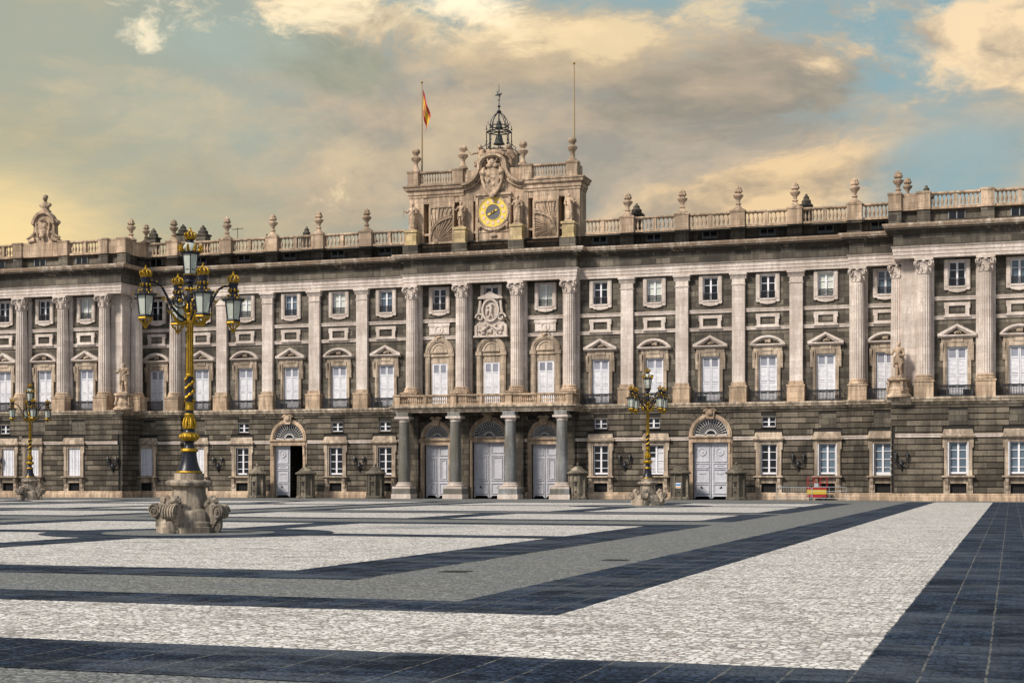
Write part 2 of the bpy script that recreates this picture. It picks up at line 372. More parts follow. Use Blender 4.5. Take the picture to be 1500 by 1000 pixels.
    def sculpt(s, name, m, parent=None, voxel=.04, rough=.0, nsize=.15, loc=None, seed=0):
        """fuse the overlapping volumes into one carved surface"""
        o = s.build(name, m, None, 0)
        r = o.modifiers.new('fuse', 'REMESH'); r.mode = 'VOXEL'; r.voxel_size = voxel
        sm = o.modifiers.new('soft', 'SMOOTH'); sm.iterations = 2
        if rough:
            tx = bpy.data.textures.new('chisel', 'CLOUDS'); tx.noise_scale = nsize; tx.noise_depth = 2
            d = o.modifiers.new('chisel', 'DISPLACE'); d.texture = tx; d.strength = rough; d.mid_level = .5; d.texture_coords = 'LOCAL'
        dg = bpy.context.evaluated_depsgraph_get(); me = bpy.data.meshes.new_from_object(o.evaluated_get(dg))
        o.modifiers.clear(); old = o.data; o.data = me; bpy.data.meshes.remove(old); me.name = name
        me.polygons.foreach_set('use_smooth', [True]*len(me.polygons)); me.set_sharp_from_angle(angle=R(50))
        o.name = name
        if parent: o.parent = parent
        if loc: o.location = loc
        return o
def empty(name, loc=(0, 0, 0), rz=0., parent=None):
    o = bpy.data.objects.new(name, None); o.empty_display_size = .3; COL.objects.link(o); o.location = loc; o.rotation_euler.z = rz
    if parent: o.parent = parent
    return o
def tag(o, label, cat, group=None, kind=None):
    if label: o['label'] = label
    if cat: o['category'] = cat
    if group: o['group'] = group
    if kind: o['kind'] = kind
    return o
def structure(o): o['kind'] = 'structure'; return o
KIDS = {}
def copy_tree(o, loc=None, parent='same'):
    c = o.copy(); COL.objects.link(c)
    if parent != 'same': c.parent = parent
    if loc is not None: c.location = loc
    for ch in [k for k in bpy.data.objects if k.parent == o]:
        copy_tree(ch, None, c)
    return c
def arc(cx, cz, r, a0, a1, n): return [(cx+r*math.cos(R(a0+(a1-a0)*i/n)), cz+r*math.sin(R(a0+(a1-a0)*i/n))) for i in range(n+1)]

# ------------------------------------------------------------------ ground
def sheet(name, rects, z, m, extra=None, worn=0.):
    b = MB()
    rnd = random.Random(len(rects))
    for x0, x1, y0, y1 in rects:
        pts = []
        for (ax, ay), (bx, by) in (((x0, y0), (x1, y0)), ((x1, y0), (x1, y1)), ((x1, y1), (x0, y1)), ((x0, y1), (x0, y0))):
            L = math.hypot(bx-ax, by-ay); n = int(L/.22) if worn and L < 120 else (260 if worn else 1)
            for i in range(n):
                t = i/n; j = rnd.gauss(0, worn) if i else 0; q = rnd.gauss(0, worn) if i else 0
                pts.append((ax+(bx-ax)*t+(j if ax == bx else 0), ay+(by-ay)*t+(q if ay == by else 0), z))
        b.add(pts, [tuple(range(len(pts)))])
    if extra: extra(b)
    return structure(b.build(name, m, None, 0))
LX, LY = -24.88, -85.27          # main lamp
L2 = (-22.51, -33.2); L3 = (-77.33, -22.3)
sheet('ground', [(-900, 700, -500, 1500)], 0, 'p_grey')
# pale strip inside the border, pale L2 panels, laid over the grey ground
lights = [(-260, -1.3, -114.2, -109.8), (-5.4, -1.3, -109.8, -10.5), (1.1, 60, -160, -10.5)]
darks = [(-260, 1.1, -116.4, -114.2), (-1.3, 1.1, -114.2, -10.0), (-1.3, 1.1, -160, -116.4), (-260, -5.4, -109.8, -108.1), (-7.3, -5.4, -108.1, -10.5)]
def ring_panel(x0, x1, y0, y1, w, cx=None, cy=None, cw=.95, rr=4.6, mid=None):
    darks.extend([(x0, x1, y0, y0+w), (x0, x1, y1-w, y1), (x0, x0+w, y0+w, y1-w), (x1-w, x1, y0+w, y1-w)])
    xi0, xi1, yi0, yi1 = x0+w, x1-w, y0+w, y1-w
    if cx is None:
        if mid: lights.extend([(xi0, mid-cw, yi0, yi1), (mid+cw, xi1, yi0, yi1)]); darks.append((mid-cw, mid+cw, yi0, yi1))
        else: lights.append((xi0, xi1, yi0, yi1))
        return
    lights.append((xi0, xi1, yi0, yi1))
    over.extend([(cx-cw, cx+cw, yi0, yi1), (xi0, cx-cw, cy-cw, cy+cw), (cx+cw, xi1, cy-cw, cy+cw)])
    discs.append((cx, cy, rr))
over = []; discs = []
ring_panel(-38.0, -10.6, -104.4, -71.8, 2.1, LX, LY)
ring_panel(-38.0, -10.6, -67.6, -54.6, 1.6, mid=-24.3)
ring_panel(-38.0, -10.6, -52.2, -19.0, 1.7, L2[0], L2[1])
for x0 in (-65.2, -92.4):
    ring_panel(x0, x0+24.6, -104.4, -71.8, 2.1)
    ring_panel(x0, x0+24.6, -67.6, -54.6, 1.6, mid=x0+12.3)
    ring_panel(x0, x0+24.6, -52.2, -17.0, 1.7, *((L3[0], L3[1]-6) if x0 < -90 else (x0+12.3, -33)))
sheet('pale_paving', lights, .004, 'p_light')
sheet('dark_paving', darks, .008, 'p_dark', None, .014)
def dd(b):
    for k, (cx, cy, r) in enumerate(discs):
        n = 48; b.add([(cx+r*math.cos(2*PI*i/n), cy+r*math.sin(2*PI*i/n), .0125) for i in range(n)], [tuple(range(n))])
sheet('dark_cross_paving', over, .012-.0035, 'p_dark', dd, .014)
def gd(b):
    for cx, cy, r in discs:
        n = 40; b.add([(cx+2.7*math.cos(2*PI*i/n), cy+2.7*math.sin(2*PI*i/n), .017) for i in range(n)], [tuple(range(n))])
sheet('grey_disc_paving', [], 0, 'p_grey', gd)
for x, y, lab in ((-9.85, -101.9, 'narrow dark drain grate nearest the dark corner of the paving'), (-8.75, -97.7, 'dark drain grate in the grey band farther right')):
    pass

# ------------------------------------------------------------------ palace
PAL = tag(empty('palace', (-44, 0, 0)), 'long grey and white stone royal palace with columns, clock and balustrade', 'palace')
PAL.location = (0, 0, 0)
XLU, XRU, YW = -79.64, -8.29, -3.4
XLG, XRG, YWG, YG = -79.1, -9.0, -4.4, -.75
EBL, EBR = -74.7, -12.6            # projecting end bays next to the wings
XE0, XE1 = -112., 14.
CX = -43.5
pilL = [-70.85, -66.04, -61.23, -56.45]; pilR = [-31.54, -26.72, -21.88, -17.05]
winL = [-73.11, -68.47, -63.71, -58.84, -54.14]; winR = [-33.95, -29.16, -24.3, -19.44, -14.63]
wingwin = [-102.0, -97.4, -92.76, -88.19, -83.55, -4.06, .6, 5.3, 10.]
wingcol = [-104.3, -99.7, -95.0, -90.37, -85.77, -81.19, -6.54, -1.9, 2.8, 7.5, 12.2]
ccol = [-51.32, -46.54, -41.36, -36.55]; cwin = [-48.95, -44.0, -38.95]
endwin = [-77.95, -9.82]; endcol = [-75.63, -11.96]
def wy(x): return YW if (x < XLU or x > XRU) else 0.
# ---- which opening is what on the ground floor (x, kind)
gw = {}
gdark = [-68.42, -58.84, -53.96, -33.76, -19.26]
gblind = [-28.87]
gcurt = [-14.43, -9.93]
gshut = [-78.3, -73.12]
wing_shut = [-84.23, -88.85, -91.6, -97.0, -102.]; wing_curt = [-3.95, .55, 5.3, 10.]
mezz = [-68.3, -58.7, -53.96, -33.76, -29.1, -19.26]
blank = [(-73.1, YG), (-77.95, YG-.6), (-14.43, YG), (-9.93, YG-.6)]+[(x, YWG) for x in (-83.8, -88.2, -97., -102., -3.95, .55, 5.3, 10.)]
mezzw = [-92.0]
doorsC = [(-48.95, 1.16, 4.78), (-44.02, 1.5, 5.0), (-38.85, 1.16, 4.78)]
doorsS = [(-63.62, 1.5, 4.85), (-24.16, 1.5, 4.85)]
doors = doorsC+doorsS

def gplane(x):
    if x < XLG or x > XRG: return YWG
    if x < EBL or x > EBR: return YG-.6
    return YG
# ---- ground-floor wall: backing with real openings, then chamfered courses
b = MB()
holes = [(x-.68, x+.68, 2.05, 4.66) for x in gdark+gblind+gcurt+gshut+wing_shut+wing_curt]
holes += [(x-.6, x+.6, 6.1, 6.98) for x in mezz+mezzw]
holes += [(x-.6, x+.6, .37, 1.38) for x in gdark+gblind+gcurt+gshut+wing_shut+wing_curt]
holes += [(x-r, x+r, .0, (5.4 if r > 1.4 else 5.42)+r) for x, r, t in doors]
segs = [(XE0, XLG), (XLG, EBL), (EBL, EBR), (EBR, XRG), (XRG, XE1)]
for a, c in segs:
    y = gplane((a+c)/2); b.wall(a, c, 0, 7.8, y+.10, holes, .45)
b.add([(XLG, YWG+.1, 0), (XLG, YG, 0), (XLG, YG, 7.8), (XLG, YWG+.1, 7.8)], [(0, 1, 2, 3)])
b.add([(XRG, YWG+.1, 0), (XRG, YG, 0), (XRG, YG, 7.8), (XRG, YWG+.1, 7.8)], [(0, 1, 2, 3)])
for xx in (EBL, EBR): b.add([(xx, YG-.5, 0), (xx, YG+.1, 0), (xx, YG+.1, 7.8), (xx, YG-.5, 7.8)], [(0, 1, 2, 3)])
b.build('ground_floor_backing', 'groove', PAL, 0)
excl = []
for x in gdark+gblind+gcurt+gshut+wing_shut+wing_curt: excl += [(x-1.12, x+1.12, .3, 5.0), (x-1.2, x+1.2, 5.0, 5.66)]
for x in mezz+mezzw: excl.append((x-.62, x+.62, 6.08, 7.0))
for x, y in blank: excl.append((x-.72, x+.72, 5.95, 7.15))
for x, r, t in doors: excl += [(x-r-.36, x+r+.36, 0, 5.4), (x-r-.36, x+r+.36, 5.4, 5.4+r+.36)]
b = MB(); CH = .478; z = .62
def course(x0, x1, z0, z1, y, lret=False, rret=False):
    if x1-x0 < .08: return
    b.xprism([(y+.098, z0+.015), (y+.03, z0+.045), (y, z0+.075), (y, z1-.02), (y+.03, z1), (y+.098, z1)], x0, x1)
rows = []
while z < 7.6:
    rows.append((z, min(z+CH, 7.76))); z += CH
for z0, z1 in rows:
    for a, c in segs:
        y = gplane((a+c)/2); iv = [(a, c)]
        for e in excl:
            if e[2] < z1-.03 and e[3] > z0+.03:
                nv = []
                for p, q in iv:
                    if e[1] <= p or e[0] >= q: nv.append((p, q))
                    else:
                        if e[0] > p: nv.append((p, e[0]))
                        if e[1] < q: nv.append((e[1], q))
                iv = nv
        for p, q in iv: course(p, q, z0, z1, y)
    # the returns of the wings and of the end bays
    for xx, sgn, y0, y1 in ((XLG, 1, YWG+.1, YG-.6), (XRG, -1, YWG+.1, YG-.6)):
        b.box(min(xx, xx+sgn*.09), max(xx, xx+sgn*.09), YWG+.002, y1, z0+.07, z1)
for xx, sgn in ((EBL, 1), (EBR, -1)):
    for z0, z1 in rows: b.box(min(xx, xx+sgn*.08), max(xx, xx+sgn*.08), YG-.598, YG+.05, z0+.07, z1)
b.build('rusticated_wall', 'base', PAL, 0)
for x, y in blank: MB().box(x-.71, x+.71, y+.02, y+.2, 5.97, 7.13).build('blank_panel', 'granite', PAL, 0)
gpath = [(XE0, YWG), (XLG, YWG), (XLG, YG-.6), (EBL, YG-.6), (EBL, YG), (EBR, YG), (EBR, YG-.6), (XRG, YG-.6), (XRG, YWG), (XE1, YWG)]
# plinth: cut at the doors
def gsub(x0, x1):   # piece of the ground-floor plan path between two x
    pts = [(x0, gplane(x0+.001))]+[p for p in gpath if x0 < p[0] < x1]+[(x1, gplane(x1-.001))]
    return pts
b = MB(); cut = [XE0]+[v for x, r, t in sorted(doors) for v in (x-r-.36, x+r+.36)]+[XE1]
for i in range(0, len(cut), 2):
    b = MB(); b.mold(gsub(cut[i], cut[i+1]), [(0, 0), (.22, 0), (.22, .34), (.17, .40), (.16, .52), (.08, .62), (0, .62)])
    b.build('plinth', 'warm', PAL)
# string course, cut at windows hoods and door arches
b = MB(); ex = sorted([(x-1.2, x+1.2) for x in gdark+gblind+gcurt+gshut+wing_shut+wing_curt]+[(x-r-.36, x+r+.36) for x, r, t in doors])
p = XE0
for e0, e1 in ex+[(XE1, XE1+1)]:
    if e0-p > .1: MB().mold(gsub(p, e0), [(0, 5.0), (.06, 5.02), (.07, 5.16), (.12, 5.2), (.12, 5.27), (0, 5.29)]).build('string_course', 'white', PAL)
    p = max(p, e1)
# ledge at balcony level
b = MB()
b.mold(gpath, [(-.05, 7.6), (.05, 7.6), (.05, 7.68), (.16, 7.76), (.20, 7.82), (.34, 7.84), (.36, 7.95), (.42, 8.0), (.44, 8.15), (.40, 8.18), (-1.5, 8.18)])
b.build('ledge', 'ledge', PAL)
# ---- upper walls
b = MB(); holes = []
main_w = winL+winR+endwin
for x in main_w+[w for w in wingwin]: holes += [(x-.77, x+.77, 8.3, 12.15), (x-.64, x+.64, 16.9, 18.88)]
for x in cwin: holes += [(x-.9, x+.9, 8.3, 13.4)]
for x in (cwin[0], cwin[2]): holes.append((x-.64, x+.64, 16.9, 18.88))
holes.append((cwin[1]-.64, cwin[1]+.64, 17.9, 18.88))
for a, c, y in ((XE0, XLU, YW), (XLU, XRU, 0), (XRU, XE1, YW)): MB().wall(a, c, 8.1, 19.4, y, holes, .4).build('upper_wall', 'granite', PAL, 0)
for a, c, xx in ((XLU-1.0, XLU+.04, XLU), (XRU-.04, XRU+1.25, XRU)):
    b = MB(); b.add([(a, YW-.1, 8.15), (c, YW-.1, 8.15), (c, YW-.1, 19.2), (a, YW-.1, 19.2), (a, YW, 8.15), (a, YW, 19.2), (c, YW, 8.15), (c, YW, 19.2)], [(0, 1, 2, 3), (0, 3, 5, 4), (1, 6, 7, 2)])
    x2 = c if xx == XLU else a; b.add([(x2, YW, 8.15), (x2, .0, 8.15), (x2, .0, 19.2), (x2, YW, 19.2)], [(0, 1, 2, 3)])
    b.build('corner_pier', 'white', PAL, 0)
# horizontal bands on the upper wall, between the pilasters
supports = sorted([(x, .56) for x in pilL+pilR]+[(x, .62) for x in endcol+ccol]+[(x, .62) for x in wingcol])
b = MB(); edges = [XE0]+[v for x, w in supports for v in (x-w, x+w)]+[XE1]
for i in range(0, len(edges), 2):
    e0, e1 = edges[i], edges[i+1]
    if e1-e0 < .5: continue
    mid = (e0+e1)/2; y = wy(mid)
    for lo, hi in ((XE0, XLU-1.0), (XLU+.05, XRU-.05), (XRU+1.25, XE1)):
        p, q = max(e0, lo), min(e1, hi)
        if q-p > .3:
            y = wy((p+q)/2)
            if abs((p+q)/2-cwin[1]) < 1.5: continue
            for zz in (14.30, 15.82): MB().xprism([(y+.02, zz), (y-.10, zz), (y-.13, zz+.2), (y-.17, zz+.22), (y-.17, zz+.29), (y+.02, zz+.3)], p, q).build('wall_band', 'white', PAL)
# ---- pilasters, columns
def pilaster_proto():
    p = MB(); p.box(-.72, .72, -.70, 0, 8.17, 9.45)
    p.xprism([(0, 9.45), (-.74, 9.45), (-.74, 9.53), (-.66, 9.6), (0, 9.6)], -.76, .76)
    p.box(-.62, .62, -.42, 0, 9.6, 9.9); p.k = 1
    p.box(-.54, .54, -.36, 0, 9.9, 18.1)
    o = p.build('pilaster', ['warm', 'white'], PAL)
    c = MB()
    c.box(-.60, .60, -.42, 0, 18.1, 18.2); c.box(-.54, .54, -.36, 0, 18.2, 18.62)
    c.xprism([(0, 18.62), (-.38, 18.62), (-.42, 18.72), (-.52, 18.85), (-.56, 18.95), (0, 18.95)], -.68, .68)
    c.box(-.74, .74, -.62, 0, 18.95, 19.12)
    c.build('capital', 'white', o); return o
def column_mesh(r=.56, z0=8.17, z1=19.12, back=True, strip=.15):
    p = MB()
    p.box(-.74, .74, -.80, .75, z0, z0+1.2); p.box(-.80, .80, -.86, .75, z0+1.2, z0+1.34)
    p.lathe([(r*1.32, 1.34), (r*1.36, 1.42), (r*1.3, 1.52), (r*1.16, 1.56), (r*1.22, 1.66), (r*1.14, 1.74), (r*1.04, 1.78)], (0, 0, z0), 28)
    p.k = 1
    H = z1-z0-1.25
    p.lathe([(r, 1.78), (r*.995, 4.5), (r*.95, 7), (r*.86, H)], (0, 0, z0), 72, flute=1, fd=.085)
    if back: p.box(-.74, -.4, .42, .75, z0+.1, z1); p.box(.4, .74, .42, .75, z0+.1, z1)
    o = p.build('column', ['warm', 'white'], PAL, 30)
    c = MB(); rt = r*.86; zz = z1-1.25
    c.lathe([(rt*1.06, 0), (rt*1.12, .04), (rt*1.06, .08), (rt, .1), (rt*1.02, .5), (rt*1.12, .75), (rt*1.3, .92)], (0, 0, zz), 20)
    for k in range(8):
        a = PI/4*k+PI/8; c.ball((rt*1.1*math.cos(a), rt*1.1*math.sin(a), zz+.3), (.12, .12, .24), 6, 4)
        c.ball((rt*1.28*math.cos(a), rt*1.28*math.sin(a), zz+.5), (.09, .09, .07), 6, 4)
    for k in range(4):
        a = PI/2*k+PI/4; ca, sa = math.cos(a), math.sin(a); q = rt*1.62
        for w in (-1, 1):
            cx, cy = q*ca+w*.09*sa, q*sa-w*.09*ca
            ring = [(cx+.17*math.cos(t)*ca, cy+.17*math.cos(t)*sa, zz+.80+.19*math.sin(t)) for t in [2*PI*i/10 for i in range(11)]]
            c.tube(ring, .055, 5)
        c.ball((q*ca, q*sa, zz+.8), (.11, .11, .11), 6, 4)
        a2 = PI/2*k; c.ball((rt*1.22*math.cos(a2), rt*1.22*math.sin(a2), zz+.98), (.16, .16, .11), 6, 4)
    q = rt*1.38; c.prism([(-q, zz+1.04), (q, zz+1.04), (q*1.08, zz+1.12), (q*1.08, zz+1.25), (-q*1.08, zz+1.25), (-q*1.08, zz+1.12)], -q, q)
    c.build('capital', 'white', o, 40); return o
pp = pilaster_proto(); pl = pilL+pilR; pp.location = (pl[0], 0, 0)
for x in pl[1:]: copy_tree(pp, (x, 0, 0))
cc = column_mesh(); cl = [(x, -.75) for x in ccol]+[(x, -.62) for x in endcol]+[(x, YW-.62) for x in wingcol]
cc.location = (cl[0][0], cl[0][1], 0)
for x, y in cl[1:]: copy_tree(cc, (x, y, 0))
for x, y, a in ((XLU+.5, -1.75, 90), (XRU-.42, -1.9, -90)): copy_tree(cc, (x, y, 0)).rotation_euler.z = R(a)
# ---- entablature, cornice, attic base
def epath(rec, endb, wing, cen, xo=.55, cw=8.1):
    return [(XE0, YW-wing), (XLU+xo, YW-wing), (XLU+xo, -endb), (EBL-.2, -endb), (EBL-.2, -rec), (CX-.3-cw, -rec), (CX-.3-cw, -cen), (CX-.1+cw-.3, -cen), (CX-.1+cw-.3, -rec),
            (EBR, -rec), (EBR, -endb), (XRU-xo, -endb), (XRU-xo, YW-wing), (XE1, YW-wing)]
E1 = epath(.42, 1.1, 1.1, 1.3)
b = MB(); b.mold(E1, [(-.6, 19.12), (0, 19.12), (.0, 19.36), (.05, 19.37), (.05, 19.64), (.10, 19.65), (.10, 19.9), (.17, 19.95), (.22, 20.05), (-.6, 20.06)])
b.build('architrave', 'white', PAL)
b = MB(); b.mold(E1, [(-.5, 20.05), (.02, 20.06), (.02, 21.0), (-.5, 21.0)]); b.build('frieze', 'granite', PAL, 0)
b = MB(); b.mold(E1, [(-.5, 20.98), (.06, 20.98), (.10, 21.08), (.22, 21.14), (.30, 21.22), (.32, 21.30), (.62, 21.32), (.64, 21.46)]); b.build('cornice_soffit', 'soffit_stone', PAL)
b = MB(); b.mold(E1, [(.30, 21.44), (.70, 21.46), (.72, 21.52), (.80, 21.6), (.84, 21.72), (.84, 21.78), (-.9, 21.86)]); b.build('cornice', 'cornice', PAL)
E2 = epath(.25, .75, .75, .95)
b = MB(); b.mold(E2, [(.0, 21.7), (0, 22.9), (-.8, 22.95)]); b.build('attic_base', 'granite', PAL, 0)
# slots in the attic base
def slot_proto():
    p = MB(); p.box(-.62, .62, -.03, .02, 22.12, 22.68); p.k = 1
    for x in (-.62, 0, .62): p.box(x-.04, x+.04, -.06, -.03, 22.1, 22.7)
    return p.build('attic_vent', ['glass', 'column'], PAL, 0)
sp = slot_proto(); sx = [(x, -.25) for x in winL+winR]+[(x, YW-.75) for x in wingwin]+[(-77.6, -.75), (-10.3, -.75)]
sp.location = (sx[0][0], sx[0][1], 0)
for x, y in sx[1:]: copy_tree(sp, (x, y, 0))
# ---- balustrade
BP = [(.5, 0), (.62, .02), (.62, .07), (.45, .10), (.62, .2), (.98, .34), (.9, .44), (.5, .62), (.38, .74), (.5, .8), (.6, .84), (.6, .9)]
def baluster(b, x, y, z, h, w=.105):
    b.lathe([(r*w, zz/.9*h) for r, zz in BP], (x, y, z), 8)
def balustrade(x0, x1, y, z0=22.93, z1=24.22, parent=PAL, rail_m='warm', sp=.30, w=.12, mid=True, groups=None):
    p = MB(); h = z1-z0
    p.xprism([(y+.2, z0-.04), (y-.22, z0-.04), (y-.22, z0+.12), (y-.16, z0+.16), (y+.16, z0+.16)], x0, x1)
    p.xprism([(y+.17, z1-.2), (y-.17, z1-.2), (y-.2, z1-.14), (y-.24, z1-.12), (y-.24, z1), (y+.2, z1)], x0, x1)
    m = []
    if groups is None: groups = 2 if x1-x0 > 2.4 else 1
    L = (x1-x0)/groups
    for g in range(groups):
        if g: xm = x0+g*L; p.box(xm-.15, xm+.15, y-.18, y+.16, z0+.14, z1-.18)
        a = x0+g*L+(.2 if g else .05); c = x0+(g+1)*L-(.2 if g < groups-1 else .05); n = max(2, int((c-a)/sp))
        for i in range(n): baluster(p, a+(i+.5)*(c-a)/n, y, z0+.15, h-.36, w)
    return p.build('balustrade', rail_m, parent, 40)
def pier(x, y, w=.6, z0=22.93, z1=24.3, parent=PAL, d=.42):
    p = MB(); p.box(x-w, x+w, y-d, y+d, z0-.05, z1-.16)
    p.box(x-w-.03, x+w+.03, y-d-.04, y+d, z0-.06, z0+.16)
    p.xprism([(y+d, z1-.18), (y-d-.03, z1-.18), (y-d-.08, z1-.1), (y-d-.08, z1), (y+d, z1)], x-w-.06, x+w+.06)
    if abs(z0-22.93) < .01: MB().box(x-w, x+w, y-d*.85, y+d, 21.82, z0-.06).build('attic_pier', 'granite', parent, 0)
    return p.build('balustrade_pier', 'warm', parent)
def urn_proto():
    p = MB()
    p.lathe([(.62, 0), (.60, .14), (.42, .2), (.30, .34), (.2, .42), (.2, .5), (.3, .55), (.28, .62), (.17, .66), (.17, .8), (.24, .95), (.42, 1.12), (.5, 1.24), (.5, 1.32), (.36, 1.36), (.25, 1.42), (.25, 1.5)], (0, 0, 0), 18)
    for k in range(9):
        a = 2*PI*k/9; p.ball((.27*math.cos(a), .27*math.sin(a), 1.64), (.16, .16, .15), 7, 5)
    for k in range(6):
        a = 2*PI*k/6+.3; p.ball((.17*math.cos(a), .17*math.sin(a), 1.85), (.16, .16, .15), 7, 5)
    p.ball((0, 0, 1.95), (.16, .16, .16), 8, 5)
    return p.build('stone_urn', 'warm', PAL, 40)
YB = -.62
urnx = [-75.54, -70.0-.1, -65.29, -60.61, -55.82, -31.39, -26.61, -21.83, -17.09, -12.19]
up = urn_proto(); first = True
def put_urn(x, y, z=24.28, s=1.):
    global first
    if first: up.location = (x, y, z); up.scale = (s*.86, s*.86, s); first = False
    else:
        c = copy_tree(up, (x, y, z)); c.scale = (s*.86, s*.86, s)
for x in urnx:
    y = YB if x not in (-75.54, -12.19) else YB-.4
    pier(x, y); put_urn(x, y)
for u0, u1 in zip(urnx, urnx[1:]):
    if u0 > -56 and u1 < -31: continue
    balustrade(u0+.66, u1-.66, YB)
balustrade(-55.16, -51.9, YB); balustrade(-35.1, -32.05, YB)
balustrade(-78.1, -76.2, YB-.3); balustrade(-11.5, -9.2, YB-.3)
YBW = YW-.9
# left wing parapet
for x0, x1 in ((-97.4, -94.3), (-93.4, -90.95), (-84.7, -81.45)): balustrade(x0, x1, YBW)
for x in (-93.85, -90.4, -85.3, -80.95): pier(x, YBW, .5)
p = MB(); p.box(-89.9, -85.8, YBW-.3, YBW+.3, 22.88, 24.25); p.build('solid_parapet', 'warm', PAL); p = MB(); p.box(-80.5, -79.0, YBW-.25, YBW+.3, 22.88, 24.22); p.box(-79.2, -78.85, YBW+.3, -.4, 22.88, 24.22)
p.build('solid_parapet', 'warm', PAL)
pier(-78.95, YBW, .45); pier(-78.9, -1.2, .45); put_urn(-79.2, -2.6); put_urn(-78.5, -1.1, 24.28, .86)
# right wing parapet
p = MB(); p.box(-8.95, -6.9, YBW-.22, YBW+.3, 22.88, 24.22); p.box(-9.1, -8.75, YBW+.3, -.4, 22.88, 24.22); p.build('solid_parapet', 'warm', PAL)
for x in (-8.75, -6.55, -1.75, 3.0): pier(x, YBW, .5)
pier(-8.9, -1.4, .45); put_urn(-8.6, -2.9); put_urn(-8.0, -1.0, 24.28, .9)
balustrade(-6.0, -2.3, YBW); balustrade(-1.2, 2.45, YBW); balustrade(3.55, 7.4, YBW)
# ---- windows
def sash(p, w, z0, z1, y, rows, bar=.045, fr=.09):
    p.box(-w, -w+fr, y-.06, y+.02, z0, z1); p.box(w-fr, w, y-.06, y+.02, z0, z1)
    p.box(-w+fr, w-fr, y-.06, y+.02, z0, z0+fr*1.3); p.box(-w+fr, w-fr, y-.06, y+.02, z1-fr, z1)
    p.box(-.075, .075, y-.065, y+.02, z0+fr*1.3, z1-fr)
    for k in range(1, rows):
        z = z0+(z1-z0)*k/rows
        p.box(-w+fr, -.075, y-.045, y+.02, z-bar/2, z+bar/2); p.box(.075, w-fr, y-.045, y+.02, z-bar/2, z+bar/2)
def pane(w, z0, z1, y, m, parent):
    p = MB(); p.box(-w, w, y+.03, y+.05, z0, z1); return p.build('pane', m, parent, 0)
def carve(cx, y, cz, w, h, n, seed, m='white', parent=None, name='carving', voxel=.035, d=.14):
    rnd = random.Random(seed); p = MB()
    p.ball((cx, y, cz), (w*.28, d*1.1, h*.5), 10, 6)
    for k in range(n):
        s = rnd.uniform(-1, 1); q = rnd.uniform(-.7, .7)*(1-abs(s)*.6)
        p.ball((cx+s*w, y-rnd.uniform(0, d*.4), cz+q*h), (rnd.uniform(.06, .16)*w/.6, d*rnd.uniform(.6, 1.), rnd.uniform(.06, .13)*h/.35), 8, 5)
    for sg in (-1, 1):
        pts = [(cx+sg*(w*.3+w*.55*t*math.cos(3.6*t)), y-d*.3, cz-h*.2+h*.55*math.sin(3.4*t)) for t in [i/8 for i in range(9)]]
        p.tube(pts, [.07*w/.6]*9, 6)
    return p.sculpt(name, m, parent, voxel)
def balcony_window(kind):
    p = MB()
    for s in (-1, 1):
        x0, x1 = sorted((s*.77, s*.86)); p.box(x0, x1, -.10, .34, 8.2, 12.45)
        x0, x1 = sorted((s*.86, s*1.06)); p.box(x0, x1, -.17, .02, 8.2, 12.45)
        p.xprism([(0, 11.0), (-.12, 11.05), (-.2, 11.3), (-.16, 11.6), (-.26, 11.9), (-.32, 12.3), (-.3, 12.45), (0, 12.45)], *sorted((s*1.063, s*1.27)))
    p.box(-.77, .77, -.16, .34, 12.15, 12.45); p.box(-1.2, 1.2, -.14, .02, 12.45, 12.86)
    p.box(-.45, .45, -.19, -.14, 12.5, 12.8)
    p.box(-.77, .77, -.05, .34, 8.2, 8.3)
    w = p.build('balcony_window', 'frame', PAL)
    q = MB()
    q.xprism([(0, 12.86), (-.2, 12.86), (-.3, 12.95), (-.42, 12.98), (-.42, 13.07), (0, 13.07)], -1.47, 1.47)
    if kind == 'tri':
        for s in (-1, 1):
            q.prism([(s*1.47, 13.07), (s*1.47, 13.17), (0, 13.93), (0, 13.73), (s*1.15, 13.07)], -.42, 0)
            q.prism([(s*1.12, 13.075), (0, 13.72), (0, 13.60), (s*.86, 13.075)], -.28, 0)
    else:
        o = arc(0, 11.93, 1.87, 38, 142, 18); i = arc(0, 11.93, 1.70, 38, 142, 18); q.strip(o, i, -.42, 0)
        o = arc(0, 11.93, 1.698, 42, 138, 16); i = arc(0, 11.93, 1.6, 42, 138, 16); q.strip(o, i, -.28, 0)
    pd = q.build('pediment', 'white', w)
    carve(0, -.12, 13.28 if kind == 'tri' else 13.36, .4 if kind == 'tri' else .58, .2 if kind == 'tri' else .26, 9, 3 if kind == 'tri' else 5, 'frame', w, 'tympanum_carving', .03, .12)
    sh = shutter_mesh().build('shutter', ['shutter', 'shutterpane'], w, 0)
    return w
